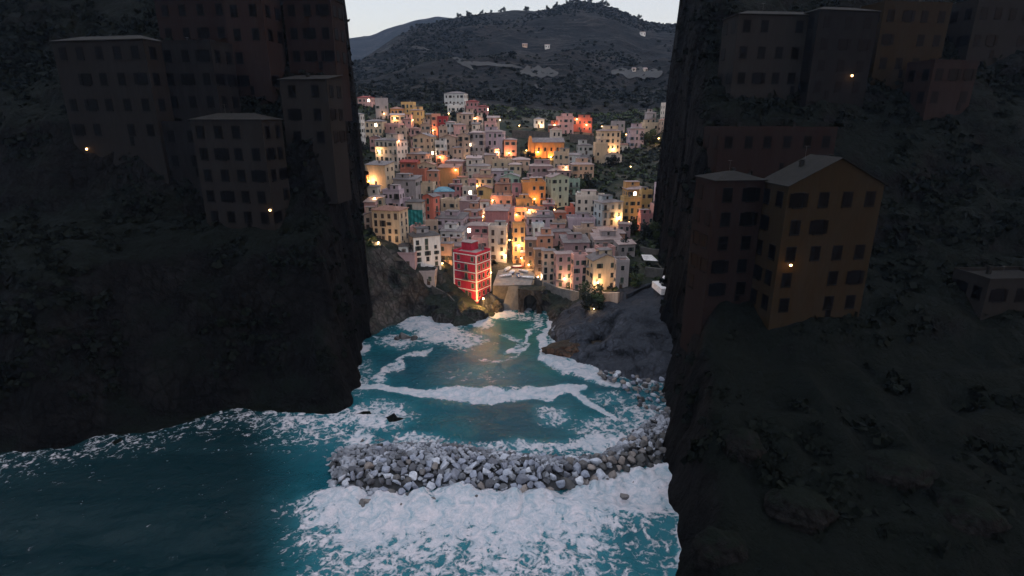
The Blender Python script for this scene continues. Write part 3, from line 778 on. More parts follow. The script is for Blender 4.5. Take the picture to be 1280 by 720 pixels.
H(573,590,169,200,'beige','gable',-10,'r_slate',lab='tall beige gabled house left of the balconied grey block'); H(587,607,166,200,'grey','hip',-8,'r_mauve',lab='grey house with stacked balconies left of the big pink block')
H(604,632,165,194,'lilac','hip',-12,'r_mauve',lab='big pale lilac block with rows of small windows, left of the salmon house'); H(630,646,175,196,'salmon','hip',0,'r_mauve',lab='salmon house glowing orange at its foot, right of the lilac block')
H(556,585,117,134,'white','hip',-14,'r_slate',lab='white villa on the hill spur above the village',dp=9); H(560,583,133,143,'white','flat',-10,lab='low white terrace wing under the hill villa'); H(583,599,127,142,'rose','hip',0,'r_red'); H(597,611,133,147,'rose','hip',-10,'r_red')
# --- top right
H(667,680,149,160,'white','hip',0,'r_slate'); H(695,716,147,168,'pink','flat',5,'r_mauve'); H(714,740,149,166,'coral','flat',-6,'r_tile',lab='red orange house above the dark terrace wall behind the bell tower')
H(685,700,157,168,'brick','side',0); H(762,781,153,170,'grey','flat',0,'r_dark',miss=.7)
H(741,758,180,206,'cream','flat',8,miss=.85,lab='blank cream wing below the tall cream house, left of the dark hillside'); H(744,773,164,204,'cream','hip',10,'r_mauve',lab='tall cream house with five rows of windows, right of the bell tower')
H(721,740,182,194,'white','hip',0,'r_slate'); H(708,724,194,208,'pale blue','side',0,'r_slate'); H(718,741,197,210,'grey','shed',0,'r_dark')
H(691,711,192,214,'cream','flat',-5,lab='cream house with six square windows beside a street lamp, right of the church'); H(712,741,206,226,'beige','hip',8,'r_mauve')
H(755,776,194,206,'ivory','gable',0,'r_slate'); H(770,784,181,190,'white','side',0,'r_tile')
H(783,803,161,186,'lilac','hip',10,'r_slate',shut='blue'); H(801,820,155,172,'cream','flat',5); H(806,818,141,156,'grey','hip',0,'r_slate',miss=.7)
H(823,846,150,172,'beige','hip',12,'r_tile',lab='beige house lit from its foot by the right edge, under the tall ivory block'); H(826,848,130,152,'ivory','flat',8,shut='green',lab='tall ivory block standing highest at the right edge of the village')
# --- left middle
H(460,494,207,240,'cream','shed',-20,'r_slate',cols=0,scols=2,lab='cream house with one big blank wall, below the ivory house'); H(444,462,219,234,'orange','hip',0,'r_tile'); 
H(510,539,193,214,'beige','hip',-14,'r_slate'); H(502,526,203,222,'brick','side',-10,'r_red'); H(503,536,213,236,'brick','flat',-6,'r_tile',miss=.9,lab='plain brick red wall house above the grey house with small windows'); H(524,546,206,232,'cream','gable',-10,'r_tile')
H(546,562,196,212,'salmon','gable',0,'r_mauve'); H(557,582,202,218,'pink','hip',-8,'r_mauve'); H(549,578,210,236,'ochre','shed',-8,'r_tile',miss=.85,lab='large ochre house with plain wall, above the blue roof')
H(480,506,240,266,'lilac','flat',-12,lab='pale lilac house above the big cream block on the left cliff'); H(465,482,247,270,'cream','hip',0,'r_mauve'); H(494,528,225,252,'grey','shed',-14,'r_slate',miss=.6,lab='plain grey house with few small windows, left of the blue roof')
H(524,545,231,252,'cream','flat',-5); H(535,551,214,236,'salmon','hip',-8,'r_mauve'); H(541,569,240,256,'mauve','hip',0,'r_blue',lab='mauve house under a rounded blue roof',pitch=.6)
H(530,551,246,286,'coral','gable',-30,'r_slate',lab='tall coral red house with small square windows, right of the teal net',cols=1,scols=1); H(552,577,252,276,'cream','flat',-22,lab='cream house with two rows of windows, right of the coral red house')
H(510,532,253,286,'ivory','hip',-4,'r_dark',lab='ivory house whose front wears a teal scaffold net'); SCAF = HOUSES[-1]
H(469,511,264,304,'cream','hip',-14,'r_tile',lab='big cream block with four rows of windows at the top of the left cliff',rows=4,cols=4,dp=9,litp=0); BIGC = HOUSES[-1]
H(500,516,250,268,'lilac','flat',-6); H(514,532,286,300,'pink','flat',-6)
H(546,586,274,296,'lilac','shed',-12,'r_slate'); H(552,584,290,314,'white','shed',-12,'r_slate',lab='low white house with grey lean-to roof behind the white tower house')
H(500,512,308,320,'white','hip',0,'r_dark'); H(495,523,319,336,'mauve','flat',-6,lab='mauve stone house with an arch, clinging to the left cliff edge',miss=.5)
H(511,553,297,344,'grey','hip',25,'r_dark',lab='tall grey and white tower house with dark hipped roof left of the red house',dp=8.5,rows=6); TOWER = HOUSES[-1]
H(523,547,342,358,'grey','flat',-4,miss=.4,lab='low grey stone house at the foot of the tower house on the cliff'); H(550,568,305,330,'beige','hip',0,'r_slate')
H(583,615,283,306,'rose','hip',-10,'r_mauve',lab='rose pink house behind the red house with white bands'); H(560,590,308,326,'beige','side',-5,'r_mauve'); H(590,612,300,322,'pink','flat',-6)
H(611,635,285,328,'ivory','flat',-5,rows=4,cols=2,lab='tall ivory house with a bright lamp at its foot, right of the red house',litp=0)
H(573,600,252,276,'mauve','shed',-8,'r_mauve',miss=.8); H(597,616,236,256,'yellow','gable',-5,'r_tile',miss=.7,lab='yellow house with brown gabled roof in the middle of the village')
H(614,642,247,270,'salmon','flat',-4); H(607,638,264,290,'rose','shed',-5,'r_mauve',miss=.85); H(600,612,252,278,'white','hip',0)
H(585,614,208,228,'ivory','hip',-10,'r_slate'); H(592,618,222,238,'cream','side',-5,'r_tile'); H(572,586,222,240,'cream','hip',0); H(585,596,226,242,'pink','flat',0)
H(614,634,214,232,'lilac','shed',-6,'r_slate'); H(626,650,221,240,'mint','gable',-4,'r_slate'); H(615,640,201,216,'cream','flat',0); H(636,652,206,222,'cream','hip',0)
# --- centre right
H(651,681,230,268,'orange','flat',4,lab='tall orange house with three rows of windows, left of the pale green gabled house',litp=0); ORG = HOUSES[-1]
H(644,665,251,274,'ochre','flat',0,miss=.3); H(640,653,232,262,'rose','flat',0,'r_mauve'); H(653,668,224,244,'mauve','hip',0,'r_mauve'); H(661,690,208,228,'mauve','hip',5,'r_mauve'); H(640,662,200,216,'beige','hip',0,'r_mauve')
H(681,710,222,262,'pale green','gable',22,'r_mauve',lab='tall pale green gabled house right of the orange house',dp=9); H(708,724,226,244,'mint','flat',6,lab='small mint green house at the edge of the dark hillside')
H(683,712,214,232,'mauve','hip',0,'r_mauve'); H(717,755,247,284,'ivory','flat',-6,lab='ivory house left of the pale blue house with blue shutters'); H(721,740,243,260,'white','flat',0)
H(741,776,254,294,'pale blue','hip',20,'r_slate',shut='blue',lab='pale blue four storey house with blue shutters',dp=9,rows=4); H(775,799,249,278,'yellow','flat',6,lab='yellow house glowing orange at its lower left corner',rows=3,cols=3)
H(779,808,237,252,'ochre','hip',4,'r_mauve',lab='upper ochre storey house with one bright window',rows=1,cols=4,litp=0); LITH = HOUSES[-1]
H(798,813,240,266,'yellow','flat',6); H(817,848,232,262,'lilac','flat',14,lab='lilac house with six dark windows at the right edge',shut='brown'); H(824,848,223,236,'lilac','hip',10,'r_slate')
H(797,816,270,290,'rose','flat',6); H(812,838,258,282,'mauve','flat',10,'r_mauve',miss=.9)
H(706,724,262,276,'coral','flat',0,miss=.8); H(692,706,266,294,'brick','hip',4,'r_tile'); H(655,692,272,294,'lilac','shed',6,'r_slate'); H(664,680,282,304,'pale blue','flat',0)
H(706,742,275,296,'lilac','flat',4,shut='blue'); H(684,712,290,308,'pink','hip',4); H(738,779,293,308,'salmon','shed',8,'r_mauve',miss=.6); H(716,744,288,306,'beige','flat',0)
H(640,656,282,330,'ochre','flat',0,lab='narrow ochre house with a bright lamp at the head of the harbour lane'); H(656,670,300,336,'brown','hip',0,'r_mauve')
H(632,644,262,286,'pink','flat',0); H(700,735,304,324,'mauve','shed',5,'r_slate'); H(738,775,300,318,'grey','shed',6,'r_mauve'); H(768,792,306,324,'grey','shed',10,'r_mauve')
H(667,680,312,352,'brown','hip',6,'r_mauve',rows=4); H(676,693,314,360,'beige','hip',8,'r_slate',rows=5,lab='narrow beige house with five rows of windows above the harbour tunnel'); H(692,715,318,362,'mauve','hip',8,'r_mauve',rows=4,lab='brown mauve house with a lamp, between the beige houses over the harbour')
H(713,733,322,364,'pink','flat',10,'r_mauve',rows=4); H(732,770,326,366,'cream','gable',14,'r_slate',rows=3,cols=2,lab='cream gabled house with a bright lamp, largest right of the harbour',dp=9,pitch=.4,litp=0)
H(766,783,328,362,'grey','flat',0,shut='green')

# the red house with white bands
def red_house():
    xl, xr, yt, yb = 566, 617, 318, 374
    p = hit(590, yb); s = (p.y*CP+(CH-p.z)*SP)/F
    h = at(590, yt, p.y).z-p.z; ya = R(-32)
    w, dp = 29*s/math.cos(ya), 26*s/math.sin(-ya)*.62
    c = Vector((p.x, p.y+dp*.55, p.z))
    root = empty('house', c, ya)
    mb = MB(); mb.box(-w/2,-dp/2,-6,w/2,dp/2,h); mb.build('wall', M['w_crimson'], root)
    mb = MB()
    for k in range(5):
        z = h*(k+1)/5-.02 if k < 4 else h-.25
        mb.box(-w/2-.1,-dp/2-.1,z-.16,w/2+.1,-dp/2,z+.16); mb.box(w/2,-dp/2,z-.16,w/2+.1,dp/2+.1,z+.16); mb.box(-w/2-.1,-dp/2,z-.16,-w/2,dp/2+.1,z+.16)
    for x, y in ((-w/2,-dp/2),(w/2,-dp/2),(w/2,dp/2)): mb.box(x-.22,y-.22,-.5,x+.22,y+.22,h-.3)
    mb.box(-w/2-.12,-dp/2-.12,-.7,w/2+.12,-dp/2,-.35); mb.box(w/2,-dp/2-.12,-.7,w/2+.12,dp/2,-.35)
    mb.build('white_bands', M['white'], root)
    mb = MB(); mb.box(-w/2+.2,-dp/2+.2,h,w/2-.2,dp/2-.2,h+.12); rf = mb.build('roof', M['r_mauve'], root)
    mb = MB(); ph = .8
    mb.box(-w/2-.05,-dp/2-.05,h-.01,w/2+.05,-dp/2+.2,h+ph); mb.box(w/2-.2,-dp/2+.2,h-.01,w/2+.05,dp/2+.05,h+ph); mb.box(-w/2-.05,-dp/2+.2,h-.01,-w/2+.2,dp/2+.05,h+ph); mb.box(-w/2+.2,dp/2-.2,h-.01,w/2-.2,dp/2+.05,h+ph)
    mb.build('parapet', M['w_crimson'], root)
    # penthouse on the terrace
    mb = MB(); mb.box(-w/2+.3,0,h+.1,-.2,dp/2-.3,h+2.9); mb.cur = 1; mb.box(-w/2+.05,-.25,h+2.9,.05,dp/2-.05,h+3.1); mb.build('roof_room', [M['w_crimson'], M['r_mauve']], root)
    child('chimney', CHIM, rf, (w*.3, dp*.3, h+.8)); child('chimney', CHIM, rf, (w*.1, dp*.4, h+.8))
    for k in range(5):
        z = h*k/5+h/10
        for j, x in enumerate((-.28, .05, .33)):
            if (k+j) % 3 == 2: continue
            child('window', WIN['green', 'closed', 'l' if j == 1 else 'm'], root, (x*w, -dp/2-.003, z))
            if j == 1: child('balcony', BALC, root, (x*w, -dp/2-.003, z-1.1))
        for y in (-.3, 0, .3): child('window', WIN['green', 'closed' if k % 2 else 'plain', 'm'], root, (w/2+.003, y*dp, z), R(90))
    child('door', DOOR, root, (.2*w, -dp/2-.006, .05))
    HOUSES.append(dict(o=root, px=590, py=345, col='crimson', roof='flat', rc='pinkish', n=5, lab='red house with white bands and corners standing on the harbour rocks', w=w, h=h, xl=xl, xr=xr, yt=yt, yb=yb))
    return root, w, dp, h
red_house()
# white half of the tower house front, teal net on the scaffolded house
def half_front(Hd, mat_, name, fx0, fx1, z0, z1, off=.06):
    o = Hd['o']; wl = [c for c in o.children if c.name.startswith('wall')][0]
    bb = [Vector(b) for b in wl.bound_box]; y0 = min(b.y for b in bb); x0 = min(b.x for b in bb); x1 = max(b.x for b in bb)
    return o, x0, x1, y0
o, x0, x1, y0 = half_front(TOWER, None, '', 0, 1, 0, 1)
mb = MB(); mb.box(x0-.0+.0, y0-.05, -5, x1+.05, y0-.004, TOWER['h']-.05); mb.build('white_front', M['w_white'], o)
for c in o.children:
    if c.name.startswith(('window', 'balcony', 'door')) and abs(c.rotation_euler.z) < .1: c.location.y -= .05
o, x0, x1, y0 = half_front(SCAF, None, '', 0, 1, 0, 1)
mb = MB(); zt = SCAF['h']-3.0; zb = zt-6.5
nx = 24; nz = 12
vs = [(x0-.3+(x1-x0+.6)*i/nx, y0-1.15+.12*math.sin(i*1.3)+.1*math.sin(k*1.1+i*.5), zb+(zt-zb)*k/nz) for k in range(nz+1) for i in range(nx+1)]
mb.poly(vs, [(k*(nx+1)+i, k*(nx+1)+i+1, (k+1)*(nx+1)+i+1, (k+1)*(nx+1)+i) for k in range(nz) for i in range(nx)])
mb.box(x0-.35, y0-1.2, zt, x1+.35, y0-1.05, zt+.12); mb.box(x0-.35, y0-1.2, zb-.12, x1+.35, y0-1.05, zb)
sc_ = mb.build('scaffold_net', M['teal'], o)
mb = MB()
for i in range(5):
    x = x0+(x1-x0)*i/4; mb.tube((x, y0-1.0, -4), (x, y0-1.0, zt+.6), .05, n=6); mb.tube((x, y0-.95, zt-.2), (x, y0, zt-.2), .04, n=5)
for k in range(5): z = zb-3+k*2.2; mb.tube((x0, y0-.95, z), (x1, y0-.95, z), .04, n=5)
mb.build('scaffold_frame', M['iron'], o)
# the bright window of the ochre upper house
o = LITH['o']; ws = [c for c in o.children if c.name.startswith('window') and abs(c.rotation_euler.z) < .1]
if len(ws) > 1: sorted(ws, key=lambda c: c.location.x)[1].data = WIN['lit']

# --- the fill of the old centre: houses seen between the named ones
occ = [(h['xl'], h['xr'], h['yt']-3, h['yb']-6 if h['lab'] else h['yt']+13) for h in HOUSES]
def free(xl, xr, yt, yb):
    a = (xr-xl)*(yb-yt); s_ = 0
    for o in occ:
        dx = min(xr, o[1])-max(xl, o[0]); dy = min(yb, o[3])-max(yt, o[2])
        if dx > 0 and dy > 0: s_ += dx*dy
    return s_/a
fr = random.Random(5)
def fill(x0, x1, y0, y1, n, cols):
    k = 0; tries = 0
    while k < n and tries < 400:
        tries += 1
        y = fr.uniform(y0, y1); wd = fr.uniform(13, 22)*(.75+(y-150)/400); x = fr.uniform(x0, x1)
        ht = fr.uniform(18, 24)
        if free(x-wd/2, x+wd/2, y, y+11) < .42:
            H(x-wd/2, x+wd/2, y, y+ht, fr.choice(cols), fr.choice(('hip', 'hip', 'flat', 'shed', 'side', 'gable')), fr.uniform(-14, 14), fr.choice(('r_mauve', 'r_mauve', 'r_slate', 'r_tile')))
            occ.append((x-wd/2, x+wd/2, y, y+13)); k += 1
fill(560, 700, 198, 300, 46, ['pink', 'salmon', 'rose', 'cream', 'beige', 'ivory', 'mauve', 'salmon', 'cream', 'ochre', 'pink'])
fill(465, 560, 190, 290, 14, ['cream', 'beige', 'pink', 'ivory', 'grey'])
fill(640, 780, 268, 318, 14, ['mauve', 'salmon', 'pink', 'lilac', 'grey', 'beige'])
fill(470, 620, 140, 200, 16, ['cream', 'beige', 'pink', 'ivory'])

# --- church with its bell tower
def church():
    p = hit(684, 198); s = (p.y*CP+(CH-p.z)*SP)/F
    root = empty('church', p+Vector((0, 4, 0)), R(6), label='ochre church lit orange by lamps, with a pale square bell tower', cat='church')
    L_, D_, h = 40*s, 9, at(684, 178, p.y).z-p.z
    mb = MB(); mb.poly([(-L_/2,-D_/2,-6),(-L_/2,-D_/2,h),(-L_/2,0,h+2.2),(-L_/2,D_/2,h),(-L_/2,D_/2,-6),(L_/2,-D_/2,-6),(L_/2,-D_/2,h),(L_/2,0,h+2.2),(L_/2,D_/2,h),(L_/2,D_/2,-6)],
                       [(0,1,2,3,4),(9,8,7,6,5),(0,5,6,1),(4,3,8,9)])
    for i in range(5): x = -L_/2+2+i*(L_-4)/4; mb.box(x-.35,-D_/2-.5,-6,x+.35,-D_/2,h-1)
    mb.build('nave', M['w_orange'], root)
    mb = MB(); mb.poly([(-L_/2+.0,-D_/2-.4,h-.05),(L_/2+.3,-D_/2-.4,h-.05),(L_/2+.3,0,h+2.3),(-L_/2+.0,0,h+2.3),(-L_/2,-D_/2-.4,h+.12),(L_/2+.3,-D_/2-.4,h+.12),(L_/2+.3,0,h+2.5),(-L_/2,0,h+2.5),(L_/2+.3,D_/2+.4,h+.1),(-L_/2,D_/2+.4,h+.1)],
        [(4,5,6,7),(0,1,5,4),(7,6,8,9),(3,2,1,0),(1,2,6,5),(2,8,6)]); mb.build('roof', M['r_slate'], root)
    mb = MB(); a = D_/2+.4     # stepped facade at the left end
    mb.box(-L_/2-1.2,-a,-6,-L_/2-.01,a,h+.6); mb.box(-L_/2-1.2,-a*.55,h+.6,-L_/2-.01,a*.55,h+2.6); mb.box(-L_/2-1.2,-a*.2,h+2.6,-L_/2-.01,a*.2,h+3.4)
    for yy in (-a+.3, a-.3): mb.box(-L_/2-1.0,yy-.3,h+.6,-L_/2-.3,yy+.3,h+2.0)
    mb.build('facade', M['w_orange'], root)
    for i in range(4):
        mb = MB(); x = -L_/2+2+(i+.5)*(L_-4)/4; n = 10
        pts_ = [(x+.55*math.cos(math.pi*k/n), -D_/2-.05, h*.62+.55*math.sin(math.pi*k/n)) for k in range(n+1)]+[(x-.55,-D_/2-.05,h*.62-1.6),(x+.55,-D_/2-.05,h*.62-1.6)]
        mb.face(list(reversed(pts_))); mb.poly([(q[0],q[1]+.06,q[2]) for q in pts_], [tuple(range(len(pts_)))]); mb.build('arched_window', M['glass'], root)
    tx = L_/2-3.0; tw = 3.0; th = at(705, 163, p.y+6).z-p.z
    mb = MB(); mb.box(tx-tw,D_/2-1,-6,tx+tw,D_/2+2*tw-1,th)
    mb.box(tx-tw-.25,D_/2-1.25,th,tx+tw+.25,D_/2+2*tw-.75,th+.35)
    tw_ = mb.build('bell_tower', M['w_ivory'], root)
    mb = MB(); mb.poly([(tx-tw,D_/2-1,th+.35),(tx+tw,D_/2-1,th+.35),(tx+tw,D_/2+2*tw-1,th+.35),(tx-tw,D_/2+2*tw-1,th+.35),(tx,D_/2-1+tw,th+2.0)],[(0,1,4),(1,2,4),(2,3,4),(3,0,4)]); mb.build('tower_roof', M['r_tile'], tw_)
    for dx in (-1.3, 1.3):
        mb = MB(); mb.box(tx+dx-.5,D_/2-1.04,th-3.2,tx+dx+.5,D_/2-.9,th-1.2); mb.build('belfry_opening', M['glass'], tw_)
church()

# ---------------------------------------------------------------- walls and terraces
def ribbon_pts(pl, step=1.5):
    P = [hit(*q) for q in pl]; out = []
    for a, b in zip(P[:-1], P[1:]):
        n = max(2, int((b-a).length/step))
        for i in range(n): out.append(a.lerp(b, i/n))
    out.append(P[-1]); return out
def wall_line(pl, hgt, th, m, label, cat='retaining wall', name='retaining_wall', up=0, group=None):
    P = ribbon_pts(pl); o0 = P[0].copy(); vs = []; fs = []
    for i, p in enumerate(P):
        q = P[min(i+1, len(P)-1)]-P[max(i-1, 0)]; q.z = 0; q.normalize(); n = Vector((q.y, -q.x, 0))
        if n.y > 0: n = -n
        z = p.z+up
        for a, b in ((n*th/2, -5), (n*th/2, hgt), (-n*th/2, hgt), (-n*th/2, -5)):
            c = p+a-o0; vs.append((c.x, c.y, z-o0.z+b))
    k = len(P)
    for i in range(k-1):
        for j in range(4): fs.append((i*4+j, i*4+(j+1) % 4, (i+1)*4+(j+1) % 4, (i+1)*4+j))
    fs += [(0,1,2,3), (k*4-1,k*4-2,k*4-3,k*4-4)]
    mb = MB(); mb.poly(vs, fs); o = mb.build(name, m); o.location = o0
    tag(o, label, cat, group); return o
wall_line([(640,172),(662,173),(690,175)], 4.5, .8, M['conc_dark'], 'long dark retaining wall above the church, left of the bell tower')
wall_line([(712,178),(730,179),(742,180)], 5.0, .8, M['conc_dark'], 'short dark terrace wall between bell tower and tall cream house')
wall_line([(438,243),(455,243),(477,247)], 1.5, .6, M['conc_dark'], 'upper low wall across the grey slope at the left edge')
wall_line([(438,262),(470,263)], 1.2, .6, M['conc_dark'], 'lower low wall across the grey slope, left of the lilac house')
wall_line([(540,362),(560,372),(572,384)], 1.0, .5, M['conc_dark'], 'low path wall running down the cliff left of the red house')
wall_line([(478,312),(492,326),(505,330)], 1.4, .5, M['conc_dark'], 'low stone wall on the cliff edge beside the mauve stone house')
wall_line([(783,372),(798,366),(815,358)], 1.2, .6, M['slab'], 'sloping grey path wall above the rock slab on the right')
wall_line([(806,346),(822,348),(845,350)], 3.5, .8, M['conc_dark'], 'dark retaining wall behind the white flat building on the right')
wall_line([(800,318),(820,322),(845,322)], 3.0, .8, M['conc_dark'], 'upper dark retaining wall below the rose house on the right')
wall_line([(742,374),(756,377),(773,377)], 3.0, 1.0, M['w_beige'], 'beige base wall under the cream gabled house by the harbour')
wall_line([(664,352),(680,362),(700,370),(722,376)], 3.0, 1.0, M['conc'], 'grey quay wall under the row of tall harbour houses')

# ---------------------------------------------------------------- harbour square, slipway, tunnel
def harbour():
    # level square
    c = [at(x, y, Y) for x, y, Y in ((622,352,200),(662,352,200),(668,330,214),(628,326,216))]
    z = sum(p.z for p in c)/4+.5
    g = [ground(x, y, z) for x, y in ((616,357),(664,356),(672,334),(626,329))]
    mb = MB(); t = [(p.x, p.y, z) for p in g]; b_ = [(p.x, p.y, z-7) for p in g]
    mb.poly(t+b_, [(0,1,2,3)]); mb.cur = 1; mb.poly(t+b_, [(4,5,1,0),(5,6,2,1),(6,7,3,2),(7,4,0,3)])
    o = mb.build('harbour_square', [M['conc'], M['conc_dark']]); tag(o, kind='structure')
    # slipway: ramp from the square down into the water
    a = [ground(636, 358, z), ground(648, 358, z)]; b = [ground(626, 391, -.8), ground(636, 391, -.8)]
    mb = MB(); P = [a[0], a[1], b[1], b[0]]
    vs = [tuple(p+Vector((0, 0, .12))) for p in P]+[(p.x, p.y, -5) for p in P]
    mb.poly(vs, [(3,2,1,0),(0,1,5,4),(1,2,6,5),(2,3,7,6),(3,0,4,7)])
    o = mb.build('slipway', M['pale_stone']); tag(o, 'pale stone slipway running from the square down to the foam', 'slipway')
    # breakwater arm with dark opening right of the slipway
    p0 = ground(652, 366, z-1.5); 
    root = empty('tunnel', (p0.x+3.0, p0.y-.6, 0), R(-14), label='dark arched boat tunnel in the quay right of the slipway', cat='tunnel')
    n = 14; ro, ri = 3.6, 2.3; hz = z-4.2
    mb = MB(); prof = [(ro, 0)]+[(ro, hz)]+[(-ro, hz)]+[(-ro, 0)]
    outer = [(4.4,-1),(4.4,z-.6),(-4.4,z-.6),(-4.4,-1)]
    arch = [(ri, -1)]+[(ri*math.cos(math.pi*k/n), z-4.4+ri*math.sin(math.pi*k/n)) for k in range(n+1)]+[(-ri, -1)]
    # front wall around the arch
    for yy, flip in ((0, False),):
        m_ = len(arch)
        top = [(4.4*(1-2*k/(m_-1)), z-.6) for k in range(m_)]
        top[0] = (4.4, -1); top[-1] = (-4.4, -1)
        for k in range(m_-1): mb.face([(arch[k][0],yy,arch[k][1]),(top[k][0],yy,top[k][1]),(top[k+1][0],yy,top[k+1][1]),(arch[k+1][0],yy,arch[k+1][1])])
    for k in range(len(arch)-1): mb.face([(arch[k][0],0,arch[k][1]),(arch[k+1][0],0,arch[k+1][1]),(arch[k+1][0],6,arch[k+1][1]),(arch[k][0],6,arch[k][1])])
    mb.box(-4.4, 0, z-.6, 4.4, 6, z-.3); mb.build('tunnel_wall', M['cliff'], root)
    mb = MB(); mb.box(-ri, 5.5, -1, ri, 5.6, z-1); mb.build('tunnel_end', M['iron'], root)
    return z
HZ = harbour()

# boats drawn up on the square
def boat(px, py, L_, rz, c1, c2, label):
    p = ground(px, py, HZ); root = empty('boat', p+Vector((0, 0, .1)), rz, label=label, cat='boat', group='rowing boats drawn up on the harbour square')
    n = 12; W = L_*.17; vs = []; fs = []
    for i in range(n+1):
        t = i/n; x = (t-.5)*L_; ww = W*(1-abs(2*t-1.1)**2.6*.9) if t < 1 else .02; ww = max(ww, .03); sh = .62+.28*t*t
        prof = [(-ww, sh), (-ww*.82, sh*.45), (-ww*.3, .05), (0, 0), (ww*.3, .05), (ww*.82, sh*.45), (ww, sh)]
        vs += [(x, a, b) for a, b in prof]
    m = 7
    for i in range(n):
        for j in range(m-1): fs.append((i*m+j, (i+1)*m+j, (i+1)*m+j+1, i*m+j+1))
    fs.append(tuple(range(m)))
    mb = MB(); mb.poly(vs, fs); h = mb.build('hull', c1, root, smooth=True)
    h.modifiers.new('s', 'SOLIDIFY').thickness = .06
    mb = MB()
    for t in (.25, .5, .72): x = (t-.5)*L_; mb.box(x-.14, -W*.85, .42, x+.14, W*.85, .47)
    mb.build('thwart', c2, root)
    if c2 is M['paintb']:      # tarpaulin cover
        mb = MB(); k = 8
        vs = []; fs = []
        for i in range(k+1):
            t = .08+.8*i/k; x = (t-.5)*L_; ww = W*(1-abs(2*t-1.1)**2.6*.9)
            vs += [(x, -ww-.05, .62+.28*t*t), (x, -ww*.5, .9+.1*t), (x, 0, 1.02), (x, ww*.5, .9+.1*t), (x, ww+.05, .62+.28*t*t)]
        for i in range(k):
            for j in range(4): fs.append((i*5+j, (i+1)*5+j, (i+1)*5+j+1, i*5+j+1))
        mb.poly(vs, fs); mb.build('cover', M['paintb'], root, smooth=True)
M['paintb'] = plain('tarpaulin_blue', (.3, .38, .5), .6); M['paintw'] = plain('boat_white', (.65, .65, .68), .5); M['paintd'] = plain('boat_blue', (.06, .1, .2), .5); M['paintr'] = plain('boat_red', (.3, .05, .05), .5)
boat(634,338,5.5,R(70),M['paintw'],M['paintb'],'white boat under pale blue cover, nearest the ivory house'); boat(640,342,5.5,R(75),M['paintd'],M['paintb'],'dark blue boat under pale blue cover, second from the left')
boat(632,346,4.8,R(20),M['paintw'],M['paintr'],'open white boat at the seaward edge of the square above the slipway'); boat(648,346,5,R(95),M['paintd'],M['paintw'],'open dark blue boat with white thwarts in the middle of the square')
boat(654,340,4.6,R(-40),M['paintw'],M['paintd'],'open white boat turned askew beside the harbour lane'); boat(659,348,5.2,R(-20),M['paintw'],M['paintw'],'all white boat at the right end of the square'); boat(647,335,4.6,R(10),M['paintr'],M['paintb'],'red boat under blue cover at the back of the square')

# white building on the right with a small glazed lantern hut, and the pale sail roof
def white_block():
    p = hit(832, 374); s = (p.y*CP+(CH-p.z)*SP)/F
    root = empty('pavilion', p+Vector((2, 3, 0)), R(6), label='low white flat roofed pavilion on the grey rock at the right edge', cat='pavilion')
    w = 30*s; h = 3.2
    mb = MB(); mb.box(-w/2,-3,-5,w/2,4,h*.55); mb.build('wall', M['slab'], root)
    mb = MB(); mb.box(-w/2-.6,-3.8,h*.55,w/2+.6,4.4,h+.6); mb.build('roof', M['white'], root)
    for k in range(5): 
        mb = MB(); x = -w/2+.9+k*(w-1.8)/4; mb.box(x-.5,-3.06,.1,x+.5,-2.99,h*.5); mb.build('window', M['glass'], root)
    o = empty('lantern_hut', p+Vector((1.5, 5, h+.6)), 0, label='small round pale hut with domed top on the white pavilion', cat='hut')
    mb = MB(); n = 12
    for k in range(n): a = 2*math.pi*k/n; mb.tube((1.4*math.cos(a),1.4*math.sin(a),0), (1.4*math.cos(a),1.4*math.sin(a),1.6), .1, n=6)
    mb.tube((0,0,0), (0,0,1.55), 1.3, n=24); mb.build('wall', M['w_grey'], o)
    mb = MB(); vs = [(0,0,2.6)]; 
    for j in range(1, 5):
        r_ = 1.6*math.sin(j/4*math.pi/2); z = 1.6+1.0*math.cos(j/4*math.pi/2); vs += [(r_*math.cos(2*math.pi*k/16), r_*math.sin(2*math.pi*k/16), z) for k in range(16)]
    fs = [(0, 1+k, 1+(k+1) % 16) for k in range(16)]+[(1+j*16+k, 1+(j+1)*16+k, 1+(j+1)*16+(k+1) % 16, 1+j*16+(k+1) % 16) for j in range(3) for k in range(16)]
    mb.poly(vs, fs); mb.build('dome', M['white'], o, smooth=True)
    p = hit(812, 332)
    o = empty('sail_canopy', p, R(10), label='pale triangular sail canopy on posts above the dark wall on the right', cat='canopy')
    mb = MB(); a = [(-3.2,-2,2.6),(2.6,-1.5,1.9),(1.8,3,3.2),(-2.4,2.5,3.6)]; n = 8; vs = []
    for i in range(n+1):
        for j in range(n+1):
            u, v = i/n, j/n; q = (Vector(a[0])*(1-u)+Vector(a[1])*u)*(1-v)+(Vector(a[3])*(1-u)+Vector(a[2])*u)*v
            q.z -= .7*math.sin(math.pi*u)*math.sin(math.pi*v); vs.append(q)
    mb.poly(vs, [(i*(n+1)+j, (i+1)*(n+1)+j, (i+1)*(n+1)+j+1, i*(n+1)+j+1) for i in range(n) for j in range(n)])
    c = mb.build('sail', M['white'], o, smooth=True); c.modifiers.new('s', 'SOLIDIFY').thickness = .04
    for q in a: mb = MB(); mb.tube((q[0],q[1],-2), q, .07, n=6); mb.build('post', M['iron'], o)
white_block()

